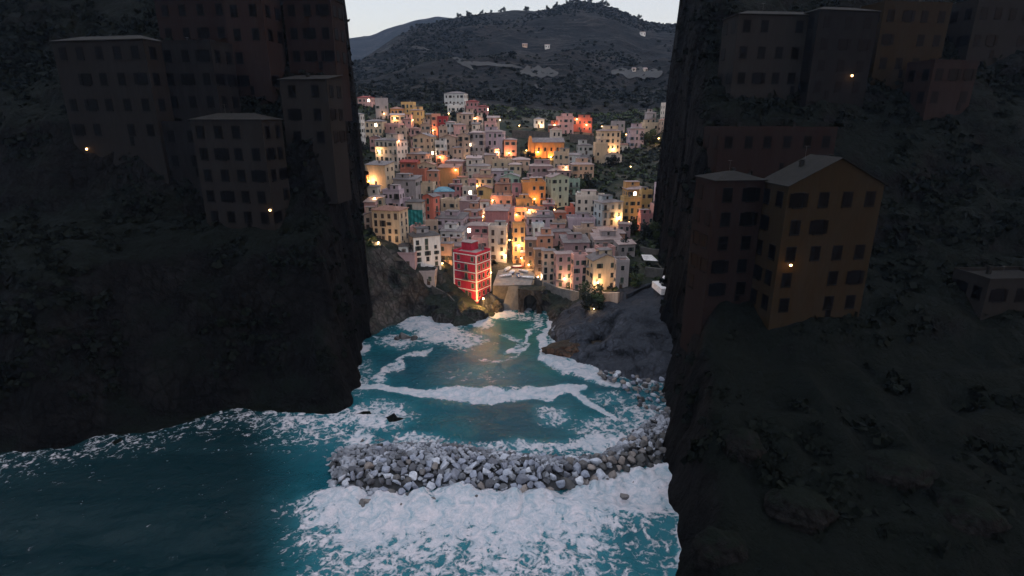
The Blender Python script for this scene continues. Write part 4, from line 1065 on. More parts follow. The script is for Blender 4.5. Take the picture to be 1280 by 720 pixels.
# ---------------------------------------------------------------- trees and scrub
def crown_mesh(name, rx, rz, n, leaf, m, seed, trunk=0):
    rr = np.random.RandomState(seed); cl = 9
    cc = rr.normal(size=(cl, 3))*[rx*.42, rx*.42, rz*.36]; cr = rr.uniform(.35, .6, cl)*rx
    k = rr.randint(0, cl, n); dv = rr.normal(size=(n, 3)); dv /= np.linalg.norm(dv, axis=1)[:, None]
    P = cc[k]+dv*(cr[k]*rr.uniform(.6, 1.05, n))[:, None]; P[:, 2] = np.maximum(P[:, 2], -rz*.7)
    u = rr.normal(size=(n, 3)); u /= np.linalg.norm(u, axis=1)[:, None]; v = np.cross(u, dv); v /= np.linalg.norm(v, axis=1)[:, None]+1e-9
    s_ = rr.uniform(.6, 1.3, n)[:, None]*leaf
    V = np.stack([P-u*s_, P-v*s_*.6, P+u*s_, P+v*s_*.6], 1).reshape(-1, 3)
    me = bpy.data.meshes.new(name); me.from_pydata(V.tolist(), [], np.arange(n*4).reshape(-1, 4).tolist()); me.materials.append(m); return me
CROWN = [crown_mesh('crown', 3.0, 3.0, 1300, .32, M['leaf'], 1), crown_mesh('crown', 3.2, 2.4, 1300, .34, M['leafd'], 2), crown_mesh('crown', 2.6, 3.6, 1300, .3, M['leafd'], 3), crown_mesh('crown', 3.4, 2.8, 1500, .32, M['leaf'], 4)]
def trunk_mesh():
    mb = MB(); mb.tube((0,0,-1), (.1,0,1.6), .28, .2, 8); mb.tube((.1,0,1.6), (.9,.3,3.6), .17, .06, 6); mb.tube((.1,0,1.6), (-.8,.5,3.7), .16, .06, 6); mb.tube((.1,0,1.6), (.1,-.8,3.9), .14, .05, 6)
    return mb.mesh('trunk', [M['bark']])
TRUNK = trunk_mesh()
TREES = []
def tree(p, sc, k, label, cat='tree', group=None, name='tree'):
    o = empty(name, p, random.uniform(0, 6)); tag(o, label, cat, group)
    t = child('trunk', TRUNK, o, (0, 0, 0)); c = child('crown', CROWN[k], o, (0, 0, 3.3*1.0))
    o.scale = (sc, sc, sc*random.uniform(.85, 1.1)); return o
TP = [(481,176,1.0,0,'round olive green tree in front of the wide cream villa'),(512,166,1.3,1,'dark bushy tree below the tall yellow house, left of another'),(522,168,1.1,2,'dark tree between the yellow house and the cream gabled house'),
      (447,192,1.4,1,'dark tree in front of the white arched block at the left edge'),(440,205,1.2,2,'dark tree on the slope below the white arched block'),(575,150,1.1,1,'dark tree under the white hill villa'),(588,152,1.1,2,'dark tree under the rose house of the hill spur'),(603,155,1.2,1,'dark tree at the right end of the hill spur'),(545,140,1.2,2,'dark tree left of the white hill villa'),
      (612,197,.9,1,'small dark tree at the foot of the lilac block'),(738,208,.9,1,'dark tree under the blank cream wing'),(765,208,1.2,2,'dark round tree below the small ivory gabled house'),
      (800,182,1.2,1,'dark tree below the lilac house with grey roof'),(812,180,1.4,3,'green tree left of the lit beige house at the right'),(824,181,1.2,1,'dark tree under the lit beige house at the right'),(836,184,1.3,2,'dark tree at the right edge under the beige house'),
      (745,385,1.35,3,'round green tree beside the cream gabled house, lit from below'),(737,390,1.1,1,'dark tree on the quay rocks, left of the lit green tree'),(786,352,1.2,2,'dark tall tree right of the grey flat house'),(793,360,1.0,3,'green tree on the slope behind the sloping path wall'),(806,300,1.3,1,'dark tree below the rose house on the right'),(826,300,1.2,3,'green tree under the mauve retaining house on the right'),
      (780,318,1.1,1,'dark tree right of the long grey lean-to roofs'),(834,338,1.0,2,'dark tree between the two dark retaining walls'),(790,294,1.0,2,'dark tree at the foot of the yellow glowing house'),(725,240,1.1,3,'green tree beside the small mint green house'),(735,236,1.2,1,'dark tree right of the green tree by the mint house'),
      (455,262,1.0,1,'dark tree on the grey slope left of the lilac house'),(446,230,1.0,3,'green tree on the slope by the orange house'),(795,172,1.0,2,'dark tree behind the lilac house with grey roof'),(663,200,.9,2,'dark tree left of the lit church'),(655,204,.9,1,'dark tree between salmon house and church'),(628,383,.7,0,'small green bush tree between red house and slipway'),(565,330,.8,1,'small dark tree behind the tower house lamp')]
for x, y, s_, k, lb in TP: tree(hit(x, y), s_, k, lb)
# ridge trees against the sky
rt = random.Random(3)
for i in range(26):
    x = rt.choice((rt.uniform(535, 660), rt.uniform(690, 760), rt.uniform(500, 840)))
    a = at(x, float(np.interp(x, RX, RY)), YR); sX = a.x/a.y
    z = float(hillz(np.array([sX*YR]), np.array([YR]))[0])
    tree(Vector((sX*YR, YR, z-1)), rt.uniform(.9, 1.7), rt.choice((1, 2)), 'lone dark tree on the mountain crest against the sky', group='trees along the mountain crest')

def scrub(name, pts_, size, mats, seed, label):
    """thousands of small leafy mounds merged as one cover"""
    rr = np.random.RandomState(seed); V = []; Fc = []; nb = 0; mi = []
    for (x, y, z), s_ in zip(pts_, size):
        k = 14
        dv = rr.normal(size=(k, 3)); dv[:, 2] = np.abs(dv[:, 2]); dv /= np.linalg.norm(dv, axis=1)[:, None]
        P = np.array([x, y, z])+dv*s_*[1, 1, .8]*rr.uniform(.5, 1, (k, 1))
        u = rr.normal(size=(k, 3)); u /= np.linalg.norm(u, axis=1)[:, None]; v = np.cross(u, dv); v /= np.linalg.norm(v, axis=1)[:, None]+1e-9
        q = s_*.55*rr.uniform(.6, 1.2, (k, 1))
        V.append(np.stack([P-u*q, P-v*q, P+u*q, P+v*q], 1).reshape(-1, 3)); mi += [rr.randint(len(mats))]*k
    V = np.concatenate(V); n = len(V)//4
    me = bpy.data.meshes.new(name); me.from_pydata(V.tolist(), [], np.arange(n*4).reshape(-1, 4).tolist())
    for m in mats: me.materials.append(m)
    me.polygons.foreach_set('material_index', mi)
    return tag(put(name, me), label, name.replace('_', ' '), kind='stuff')
def sample(fn, n, x0, x1, y0, y1, dens, seed):
    rr = np.random.RandomState(seed); x = rr.uniform(x0, x1, n*3); y = rr.uniform(y0, y1, n*3)
    keep = dens(x, y) > rr.uniform(0, 1, n*3); x = x[keep][:n]; y = y[keep][:n]
    return x, y, fn(x, y)
# village slopes
def dv_(x, y):
    px = 640+F*x/(y*CP+10); d, wd = coast_d(x, y)
    a = np.where((px > 740) & (y > 240) | (px > 775) & (y > 190) | (px < 465) | (y > 390), 1, .12)
    return a*sstep((d-wd*.9)/3)*(.35+.65*(fbm(x, y, s=14, o=3, seed=301) > -.1))
x, y, z = sample(lambda a, b: terrain(a, b), 5200, -110, 120, 170, 424, dv_, 61)
scrub('hillside_scrub', np.stack([x, y, z], 1), np.random.RandomState(4).uniform(.7, 1.9, len(x)), [M['leaf'], M['leafd'], M['leafd']], 62, 'dark green scrub covering the terraces and slopes around the houses')
# mountain forest
rr = np.random.RandomState(71); n = 12000
yy = YB+8+(YR-YB)*rr.uniform(0, 1, n)**.8; ss = rr.uniform(-.36, .36, n); xx = ss*yy
kp = fbm(xx, yy, s=120, o=4, seed=311)+.25*rr.uniform(-1, 1, n) > -.05
xx, yy = xx[kp], yy[kp]; zz = hillz(xx, yy)
M['leaffd'] = leaf_mat('far_dark_foliage', (.004, .006, .007), (.011, .014, .013))
scrub('mountain_forest', np.stack([xx, yy, zz], 1), rr.uniform(1.3, 2.9, len(xx)), [M['leaffd'], M['leaffd'], M['leaff']], 72, 'dark woods and brush covering the mountain above the village')
# headland brush
for side, sd_ in ((-1, 81), (1, 82)):
    rr = np.random.RandomState(sd_); n = 9000
    x = side*rr.uniform(20, 170, n); y = rr.uniform(104 if side < 0 else 48, 250, n); z = headz(x, y, side)
    kp = (z > 8) & (fbm(x, y, s=16, o=3, seed=sd_) > -.15); x, y, z = x[kp], y[kp], z[kp]
    M['leafx'] = M.get('leafx') or leaf_mat('dimmed_green_foliage', (.002, .003, .003), (.006, .008, .006))  # brush colour carries the same painted dimness
    scrub('headland_brush', np.stack([x, y, z], 1), rr.uniform(.6, 1.8, len(x)), [M['leafx']], sd_+5, 'dimmed brush on the near headland at the %s' % ('left' if side < 0 else 'right'))

# roads and small far houses on the mountain
def drape(name, pl, wd, m, label=None):
    P = []
    for a, b in zip(pl[:-1], pl[1:]):
        n = 14
        for i in range(n): P.append((a[0]+(b[0]-a[0])*i/n, a[1]+(b[1]-a[1])*i/n))
    P.append(pl[-1]); vs = []; q = [hit(*p) for p in P]
    for i, p in enumerate(q):
        for k in (-1, 0, 1):
            tt = i/max(1, len(q)-1); y = p.y+k*wd/2*(.25+.75*math.sin(math.pi*tt)**.6)*(.8+.2*math.sin(i*.5+wd+k)); x = p.x*y/p.y; z = float(hillz(np.array([x]), np.array([y]))[0]) if y > YB else tz(x, y)
            vs.append((x, y, z+1.2))
    n = len(q); fs = [(i*3+k, (i+1)*3+k, (i+1)*3+k+1, i*3+k+1) for i in range(n-1) for k in range(2)]
    mb = MB(); mb.poly(vs, fs); o = mb.build(name, m, smooth=True); return tag(o, kind='structure')
M['scree'] = plain('bare_slope', (.022, .022, .024), .95, sc=.03, var=.5)
drape('mountain_road', [(572,80),(600,81),(630,83),(652,86)], 9, M['scree']); drape('mountain_road', [(508,59),(525,61),(539,64)], 9, M['scree'])
drape('bare_slope', [(650,91),(665,92),(680,92),(698,93)], 34, M['scree']); drape('bare_slope', [(764,91),(790,93),(810,94),(828,92)], 34, M['scree'])
drape('mountain_road', [(564,72),(574,77),(592,88)], 14, M['scree']); drape('mountain_road', [(668,108),(676,112),(690,116)], 12, M['scree'])
def far_house(px, py, w_, h_, col, label):
    p = hit(px, py); s = (p.y*CP+(CH-p.z)*SP)/F
    o = make_house(p, w_*s, 7, h_*s, 0, col, 'side', 'r_mauve', dict(found=3, nochim=True, miss=.5, ws=.8), name='farmhouse'); tag(o, label, 'farmhouse')
far_house(684,60,6,3,'white','small white farmhouse high on the mountain right of the middle'); far_house(803,44,6,3,'white','white farmhouse near the crest at the upper right')
far_house(792,89,4,2.5,'ivory','tiny ivory farmhouse on the bare slope, left of its twin'); far_house(806,89,4,2.5,'ivory','tiny ivory farmhouse on the bare slope, right of its twin')
far_house(656,58,6,2.5,'beige','low beige farmhouse left of the small white mountain farmhouse')

# ---------------------------------------------------------------- boulders
def boulder_mesh(seed, m):
    rr = random.Random(seed); bm = bmesh.new()
    sx, sy, sz = rr.uniform(.85, 1.3), rr.uniform(.75, 1.1), rr.uniform(.55, .9)
    for _ in range(rr.randint(11, 18)):
        v = Vector((rr.gauss(0, 1), rr.gauss(0, 1), rr.gauss(0, 1))).normalized(); v *= rr.uniform(.85, 1.05)
        bm.verts.new((v.x*sx, v.y*sy, v.z*sz))
    r_ = bmesh.ops.convex_hull(bm, input=bm.verts)
    bmesh.ops.delete(bm, geom=[g for g in r_['geom_interior'] if isinstance(g, bmesh.types.BMVert)], context='VERTS')
    bmesh.ops.dissolve_limit(bm, angle_limit=R(14), verts=bm.verts, edges=bm.edges)
    bmesh.ops.bevel(bm, geom=list(bm.edges), offset=.13, segments=2, affect='EDGES', profile=.6, clamp_overlap=True)
    bmesh.ops.triangulate(bm, faces=bm.faces)
    me = bpy.data.meshes.new('boulder'); bm.to_mesh(me); bm.free(); me.materials.append(m)
    me.polygons.foreach_set('use_smooth', [True]*len(me.polygons)); 
    return me
BM = [boulder_mesh(100+i, M['boulder']) for i in range(16)]; BMD = [boulder_mesh(200+i, M['boulderd']) for i in range(8)]
def inpoly(x, y): return True
cand = []; br = random.Random(17)
cellr = 1.45; grid_ = {}
def ok(x, y, r_):
    k = (int(x//2), int(y//2))
    for i in (-1, 0, 1):
        for j in (-1, 0, 1):
            for a, b, c in grid_.get((k[0]+i, k[1]+j), []):
                if (a-x)**2+(b-y)**2 < ((c+r_)*.6)**2: return False
    grid_.setdefault(k, []).append((x, y, r_)); return True
mound = MB(); mvs = []
def bw_z(x, y):
    px, py = proj(x, y, 1.0); a = lin(BW_TOP, px); b = lin(BW_BOT, px)
    t = (py-a)/max(b-a, 1)
    return t, (2.6*math.sin(math.pi*min(max(t, 0), 1))**.6)*min(max((px-398)/30, 0), 1)-.5-2*min(max((425-px)/30, 0), 1)
for _ in range(34000):
    x = br.uniform(-48, 62); y = br.uniform(74, 126)
    t, z = bw_z(x, y); px, py = proj(x, y, 1)
    if px < 402+12*math.sin(y*1.1) or px > 872: continue
    big = t > .55
    if not (-.03 < t < 1.0 or (1.0 <= t < 1.25 and br.random() < .04) or (-.12 < t < 0 and br.random() < .05)): continue
    r_ = br.uniform(.62, 1.05)*(1.25 if big else .95)*(1.15 if br.random() < .15 else 1)
    if not ok(x, y, r_): continue
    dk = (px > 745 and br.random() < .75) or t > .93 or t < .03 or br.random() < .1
    cand.append((x, y, z, r_, dk, px, py))
cand.sort(key=lambda c: -(c[3]/c[1]*(1 if 440 < c[5] < 842 else .3)))
def put_boulder(x, y, z, r_, dk, label, group):
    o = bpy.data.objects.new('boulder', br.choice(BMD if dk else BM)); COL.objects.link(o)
    o.location = (x, y, z); o.rotation_euler = (br.uniform(-.5, .5), br.uniform(-.5, .5), br.uniform(0, 6.3)); o.scale = (r_,)*3
    tag(o, label, 'boulder', group); return o
GB = 'boulders heaped in the breakwater'
rest = []; fill_ = []
for _ in range(9000):
    x = br.uniform(-48, 62); y = br.uniform(74, 126); t, z = bw_z(x, y); px, py = proj(x, y, 1)
    if px < 404+12*math.sin(y*1.1) or px > 872 or not (.3 < t < 1.02): continue
    r_ = br.uniform(.45, .75)
    if ok(x, y, r_*.8): fill_.append((x, y, z-.25, r_, br.random() < .5))
rest = fill_+cand[215:]
for i, c in enumerate(cand):
    if i < 215: put_boulder(*c[:5], 'dark wet boulder in the heap of the breakwater' if c[4] else 'pale grey boulder in the heap of the breakwater', GB)
    else: rest.append(c)
print('boulders', len(cand))
def merged(rest, name, label):
    V = []; Fs = []; n0 = 0
    for x, y, z, r_, dk, *_ in rest:
        me = br.choice(BM if not dk else BMD)
        co = np.empty(len(me.vertices)*3); me.vertices.foreach_get('co', co); co = co.reshape(-1, 3)
        T = np.array(Matrix.Rotation(br.uniform(0, 6.3), 3, 'Z')@Matrix.Rotation(br.uniform(-.5, .5), 3, 'X'))
        V.append((co*r_)@T.T+[x, y, z])
        fi = np.empty(len(me.loops), np.int32); me.loops.foreach_get('vertex_index', fi); Fs.append(fi.reshape(-1, 3)+n0); n0 += len(co)
    me = bpy.data.meshes.new(name); me.from_pydata(np.concatenate(V).tolist(), [], np.concatenate(Fs).tolist()); me.materials.append(M['boulderm']); me.polygons.foreach_set('use_smooth', [True]*len(me.polygons))
    return tag(put(name, me), label, name.replace('_', ' '), kind='stuff')
def merged_mat():
    m, nt, b = mat('mixed_stone'); v = N(nt, 'ShaderNodeTexVoronoi', Scale=.45); co = coords(nt); nt.links.new(co, v.inputs['Vector'])
    c = ramp(nt, v.outputs['Color'], [(.1, (.035, .036, .042)), (.5, (.13, .14, .17)), (.9, (.32, .34, .40))])
    c = mixc(nt, .7, c, ramp(nt, noise(nt, co, 2, 5, .7), [(.3, (.5,)*3), (.7, (1.2,)*3)]), 'MULTIPLY'); nt.links.new(c, b.inputs['Base Color']); b.inputs['Roughness'].default_value = .8
    return m
M['boulderm'] = merged_mat()
if rest: merged(rest, 'breakwater_rubble', 'smaller stones filling the gaps and ends of the breakwater')
# core under the boulders
Xc, Yc = np.meshgrid(np.arange(-46, 62, 1.0), np.arange(74, 128, 1.0))
Zc = np.array([[bw_z(a, b)[1] if 0 < bw_z(a, b)[0] < 1 else -1.4 for a, b in zip(ra, rb)] for ra, rb in zip(Xc, Yc)])-.75
o = grid_mesh('breakwater_core', Xc, Yc, Zc+fbm(Xc, Yc, s=3, o=3, seed=401)*.25, [M['core']], keep=(Zc[:-1, :-1] > -1.8)); tag(o, kind='structure')
# dark rocks awash in the surf and off the coast
for i, (x, y, r_, lb) in enumerate([(452,634,1.3,'dark rock awash in the surf, farthest left'),(461,631,1.5,'grey rock awash beside the farthest left dark rock'),(497,636,1.5,'dark upright rock awash in the surf below the left boulders'),(512,622,1.0,'small dark rock in foam left of centre'),(541,628,1.2,'dark rock half buried in white foam left of centre'),
        (599,626,1.7,'large dark rock at the foot of the breakwater, centre'),(620,632,1.9,'tall blue grey rock awash right of the large dark rock'),(637,621,1.2,'black rock at the edge of the foam, centre'),(658,618,2.0,'broad dark rock on the surf edge right of the black rock'),(681,634,1.3,'dim rock seen through the foam right of centre'),(710,606,1.9,'pair rock, left, dark and flat at the surf edge'),(724,605,1.7,'pair rock, right, dark and flat at the surf edge'),(780,622,1.0,'small dark rock in the foam on the right'),
        (506,421,2.4,'black rock in the foam below the left cliff'),(497,424,1.2,'small black rock left of the rock below the cliff'),(518,424,1.3,'small black rock right of the rock below the cliff'),(577,398,2.6,'large dark rock at the tip of the cliff left of the red house')]):
    p = ground(x, y, 0); o = put_boulder(p.x, p.y, .35, r_, True, lb, None); o.name = 'rock'; o['category'] = 'rock'
# rocks on the right shore
k = 0
for _ in range(5000):
    px, py = br.uniform(748, 852), br.uniform(462, 545)
    if py > 474+(px-758)*.75 or py < 463+(px-760)*.08: continue
    p = ground(px, py, .4); r_ = br.uniform(.6, 1.15)
    if not ok(p.x, p.y, r_): continue
    put_boulder(p.x, p.y, br.uniform(.1, .7), r_, br.random() < .6, 'rounded boulder in the strip of rocks below the grey slab', 'boulders along the right shore'); k += 1
    if k > 78: break
# cobble beach in the corner
cb = []
for _ in range(3000):
    px, py = br.uniform(688, 736), br.uniform(400, 432)
    if abs(px-712)/24+abs(py-415)/17 > 1: continue
    p = ground(px, py, .6); r_ = br.uniform(.3, .6)
    if ok(p.x, p.y, r_): cb.append((p.x, p.y, .5+.06*(p.y-150), r_, False))
merged(cb, 'cobble_beach', 'grey cobbles in the small cove right of the harbour')
# large rock masses: brown point with painted warm light, grey block, harbour rocks
def rock_mass(px, py, sx, sy, sz, m, seed, label, rz=0, name='rock', zup=0):
    p = ground(px, py, 0); bm = bmesh.new(); bmesh.ops.create_icosphere(bm, subdivisions=5, radius=1)
    co = np.array([v.co[:] for v in bm.verts]); x, y, z = co.T
    a = fbm(x+seed, y, z, s=.9, o=5, seed=seed, rid=True)*.28+fbm(x, y+seed, z*2.5, s=.35, o=3, seed=seed+3)*.09
    for v, q in zip(bm.verts, a): v.co = Vector((v.co.x*sx, v.co.y*sy, max(v.co.z, -.5)*sz))*(1+q)
    me = bpy.data.meshes.new(name); bm.to_mesh(me); bm.free(); me.materials.append(m); me.polygons.foreach_set('use_smooth', [True]*len(me.polygons))
    o = put(name, me); o.location = (p.x, p.y, zup); o.rotation_euler = (0, 0, rz); tag(o, label, 'rock'); return o
rock_mass(722,438,9.5,3.4,2.8,M['warm_brownrock'],3,'brown ridge of rock tinted with painted warm light, jutting into the foam', R(12))
rock_mass(706,442,3.2,2.6,1.7,M['warm_brownrock'],4,'low brown rock at the tip of the warm tinted ridge')
rock_mass(752,418,4.0,3.2,4.6,M['slab'],5,'pale grey block of rock standing in the cove', R(8))
rock_mass(592,396,4.6,4.0,3.6,M['cliff'],6,'dark rock under the red house with a lamp on it', R(-10))
rock_mass(612,386,3.6,3.4,5.0,M['slab'],7,'pale rock between the red house and the slipway', R(10))
rock_mass(680,384,4.5,4.0,4.5,M['cliff'],8,'dark rock below the quay wall right of the tunnel')
rock_mass(702,398,4.0,3.6,3.8,M['cliff'],9,'dark rock at the corner of the cobble cove')
rock_mass(557,398,4.5,3.5,3.5,M['cliff'],10,'dark rock where the left cliff meets the foam')
rock_mass(622,388,2.4,2.2,3.6,M['cliff'],13,'dark rock wedged between the pale rock and the slipway')
rock_mass(655,377,2.6,2.0,1.4,M['slab'],12,'low pale rock at the mouth of the tunnel')
# rock faces of the grey slab
for i, (x, y, a, b, c, sd_) in enumerate([(790,445,9,5,3.2,21),(822,450,10,5,3.0,22),(770,440,6,4,3.0,23),(840,430,8,6,4.5,24),(800,418,9,6,4.5,25)]):
    rock_mass(x, y, a, b, c, M['slab'], sd_, ['grey rock shoulder low on the slab, second from its left end', 'grey rock shoulder low on the slab, third from its left end', 'grey rock shoulder at the left end of the slab', 'high grey rock shoulder at the right edge of the slab', 'high grey rock shoulder in the middle of the slab'][i], R(10), zup=0)

M['dimrock2'] = rock_mat('dimmed_outcrop_rock', (.006, .006, .007), (.03, .028, .028), (.006, .009, .007), .1)  # outcrops on the right headland, dimmed in their base colour
for i, (x, y, a, b, c, lb) in enumerate([(900,690,6,5,9,'dimmed outcrop low on the right headland by the surf'),(1000,640,8,6,14,'broad dimmed outcrop in the lower right headland'),(1120,590,9,6,20,'dimmed outcrop in the middle of the lower right slope'),(1210,650,7,6,16,'dimmed outcrop near the lower right corner'),(930,560,5,5,17,'dark outcrop below the gabled house, right headland')]):
    a_ = at(x, y, 1.0); Yv = np.arange(40, 200, .4); T = headz(a_.x*Yv, Yv, 1); k = int(np.argmax(CH+(a_.z-CH)*Yv <= T))
    o = rock_mass(x, y, a*.6, b*.6, 3.0, M['dimrock2'], 60+i, lb); o.location = (a_.x*Yv[k], Yv[k], T[k]-.4)
# ---------------------------------------------------------------- houses on the near headlands, dimness painted into their colours
def near(px, py, w_, h_, col, roof, yaw, side, label, lampp=None, **o):
    # march to the headland
    a = at(px, py, 1.0); Yv = np.arange(60, 250, .4); T = headz(a.x*Yv, Yv, side); Z = CH+(a.z-CH)*Yv
    k = int(np.argmax(Z <= T)); p = Vector((a.x*Yv[k], Yv[k], T[k])); s = (p.y*CP+(CH-p.z)*SP)/F
    W = w_*s; h = at(px, py-h_, p.y).z-p.z; dp = 9
    o.setdefault('litp', 0)
    r_ = make_house(p+Vector((p.x/p.y, 1, 0)).normalized()*dp*.35, W, dp, h, R(yaw), col, roof, 'r_dimmed', dict(found=14, floor=5.0, ws=1.7, miss=.1, cols=max(2, round(W/5.2)), scols=2, **o))
    tag(r_, label, 'house', 'dimmed stone houses on the near headlands'); return r_
for k_ in ('dimmed stone', 'dimmed brown stone', 'dimmed ochre stone', 'dimmest stone'): pass
near(165,182,125,130,'dimmed stone','hip',-10,-1,'wide dimmed stone block high on the left headland, leftmost')
near(262,172,70,116,'dimmest stone','flat',-8,-1,'dimmed block house right of the wide block on the left headland')
near(330,120,50,120,'dimmed brown stone','flat',-10,-1,'tall dimmed brown house at the top of the left headland')
near(315,285,90,135,'dimmed stone','hip',-8,-1,'dimmed stone tower house in the middle of the left headland')
near(250,222,52,66,'dimmest stone','flat',-8,-1,'small dimmed house left of the tower house on the left headland')
near(398,190,60,90,'dimmed stone','shed',-8,-1,'dimmed stone house with lean-to roof near the inner edge of the left headland')
near(270,62,120,62,'dimmed brown stone','hip',-8,-1,'long dimmed house cut by the top of the picture, left headland')
near(400,90,60,90,'dimmed brown stone','hip',-6,-1,'dimmed brown house uppermost at the inner edge of the left headland')
near(955,120,110,100,'dimmed stone','hip',6,1,'dimmed stone house with hipped roof, upper left of the right headland')
near(1030,125,80,110,'dimmest stone','hip',10,1,'dimmed narrow house in the middle row of the right headland')
near(1115,100,90,92,'dimmed ochre stone','flat',8,1,'dimmed ochre house high on the right headland')
near(1225,75,80,70,'dimmed stone','flat',8,1,'dimmed house farthest right on the right headland')
near(1000,395,120,165,'dimmed ochre stone','gable',8,1,'dimmed ochre gabled house, lowest and largest on the right headland',pitch=.5)
near(895,375,60,150,'dimmed brown stone','hip',8,1,'tall narrow dimmed brown house at the inner edge of the right headland')
near(955,215,150,52,'dimmed brown stone','flat',6,1,'long low dimmed house above the gabled house, right headland')
near(1165,140,60,60,'dimmed brown stone','flat',8,1,'small dimmed brown house under the dimmed ochre house, right headland')
near(1245,385,90,36,'dimmed stone','flat',4,1,'low flat roofed dimmed building at the far right of the right headland')

# ---------------------------------------------------------------- lamps
bpy.context.view_layer.update()
DG = bpy.context.evaluated_depsgraph_get()
def raypt(px, py):
    o = Vector((0, 0, CH)); d = (at(px, py, 1.0)-o).normalized()
    okk, loc, nor, idx, ob, mx = S.ray_cast(DG, o, d)
    return (loc, nor, d, ob) if okk else (None, None, d, None)
def lamp(px, py, power, label, col=(1, .58, .24), size=.3, out=.9, post=False):
    loc, nor, d, ob = raypt(px, py)
    if loc is None: return
    flat = nor.z > .6 or post
    n = Vector((nor.x, nor.y, 0)); n = n.normalized() if n.length > .1 else Vector((0, -1, 0))
    if n.y > .2: n = Vector((0, -1, 0))
    if flat:
        base = loc-d*.6; hp = base+Vector((0, 0, .0)); g = 4.0
        o = empty('street_lamp', (hp.x, hp.y, hp.z-g), 0); tag(o, label, 'street lamp', 'street lamps lit in the village')
        mb = MB(); mb.tube((0,0,-1), (0,0,g-.2), .07, .05, 8); mb.tube((0,0,-.2), (0,0,.5), .12, .1, 8); mb.build('post', M['iron'], o); L0 = Vector((0, 0, g))
    else:
        hp = loc+n*out; o = empty('wall_lamp', loc, math.atan2(n.x, -n.y)); tag(o, label, 'wall lamp', 'wall lamps lit in the village')
        mb = MB(); mb.tube((0,.05,.35), (0,-out,.35), .035, n=6); mb.tube((0,.05,-.1), (0,-out*.6,.35), .025, n=6); mb.box(-.1,-.02,-.2,.1,.05,.5); mb.build('bracket', M['iron'], o); L0 = Vector((0, -out, 0))
    # glowing globe and cap
    bm = bmesh.new(); bmesh.ops.create_uvsphere(bm, u_segments=12, v_segments=8, radius=.24)
    me = bpy.data.meshes.new('globe'); bm.to_mesh(me); bm.free(); me.materials.append(M['lamp']); g_ = put('globe', me, o); g_.location = L0
    mb = MB(); mb.tube(L0+Vector((0,0,.2)), L0+Vector((0,0,.36)), .3, .06, 10); mb.build('cap', M['iron'], o)
    l = bpy.data.lights.new('lamp_light', 'POINT'); l.energy = power; l.color = col; l.shadow_soft_size = size
    lo = bpy.data.objects.new('lamp_light', l); COL.objects.link(lo); lo.parent = o; lo.location = L0+(Vector((0, -.55, -.1)))
    return o
WARM = (1, .47, .14); PALE = (1, .60, .28); PINKW = (1, .40, .19)
LAMPS = [(473,303,500,'lamp at the lower left corner of the big cream block',PALE),(553,329,420,'lamp at the right corner of the tower house',WARM),
 (632,318,500,'lamp at the foot of the tall ivory house',PALE),(648,306,900,'brightest lamp, at the head of the harbour lane',PALE),(652,322,350,'lamp low in the harbour lane',WARM),(672,345,300,'lamp on the narrow brown house by the square',PALE),(705,347,450,'lamp on the brown mauve house over the harbour',PALE),(746,352,500,'lamp on the left of the cream gabled house',PALE),(746,386,160,'lamp under the green tree by the cove',PALE),
 (773,271,900,'lamp at the lower left corner of the yellow house',WARM),(786,277,350,'lamp below the yellow house on the right',WARM),(646,268,350,'lamp at the foot of the rose house left of the orange house',WARM),(662,262,900,'lamp lighting the lower wall of the orange house',WARM),(668,248,350,'lamp on the orange house above its row of three windows',WARM),
 (688,196,900,'lamp at the right foot of the church',WARM),(672,190,600,'lamp in the middle of the church wall',WARM),(660,188,350,'lamp at the church facade',WARM),(551,196,500,'lamp beside the white house below the gabled beige house',PINKW),(541,163,500,'lamp at the foot of the salmon house by the hill road',PINKW),(622,190,700,'lamp at the foot of the lilac block',PINKW),(636,191,500,'lamp at the foot of the salmon house, right of the lilac block',PINKW),
 (766,186,450,'lamp on the tall cream house',PALE),(823,173,600,'lamp at the foot of the beige house near the right edge',PALE),(781,168,250,'lamp left of the lilac house with grey roof',PALE),(733,156,350,'lamp on the red orange house behind the bell tower',PINKW),(721,149,200,'small lamp above the red orange house',PALE),(693,156,300,'lamp on the pink house behind the church',PINKW),(676,156,250,'lamp by the small white house at the top',PALE),
 (752,158,150,'lamp on the dark slope right of the red orange house',PALE),(707,209,350,'lamp on the cream house with six windows',PALE),(494,148,450,'lamp on the orange house at the upper left',WARM),(514,150,300,'lamp at the foot of the yellow house',WARM),(594,148,200,'pink lamp under the rose house of the hill spur',PINKW),(561,142,150,'lamp under the white hill villa',PALE),(625,150,150,'lone lamp on the dark slope left of the small white house',PALE),
 (474,188,500,'lamp on the left gable of the big ivory house',PALE),(459,226,600,'lamp between the orange house and the blank cream wall',PALE),(469,247,350,'lamp on the cream house left of the lilac house',PALE),(480,142,100,'small white lamp above the dark slate house',PALE),(604,270,250,'lamp on the narrow white house in the centre',PALE),(597,232,200,'lamp on the yellow house roofline in the centre',WARM),
 (616,250,200,'lamp left of the flat salmon house in the centre',PINKW),(693,262,200,'lamp beside the pale green gabled house',WARM),(634,300,350,'lamp between the tall ivory house and the lane',WARM),(661,330,250,'lamp at the right side of the lane mouth',WARM),(611,340,260,'lamp on the right wall of the red house',WARM),(590,366,0,'',WARM),(497,176,200,'lamp below the pink flat house at the upper left',PINKW),(570,212,250,'lamp on the pink house above the ochre wall',PINKW),(649,157,100,'lamp at the left end of the long dark wall',PALE),(112,186,22,'dim lamp on a dark block high on the left headland',WARM),(985,330,60,'dim lamp on the large dark gabled house of the right headland',WARM),(1062,95,40,'dim lamp on a dark house high on the right headland',WARM),(340,262,22,'dim lamp on the dark tower house of the left headland',WARM),(788,208,60,'faint lamp on the dark hillside on the right',PALE)]
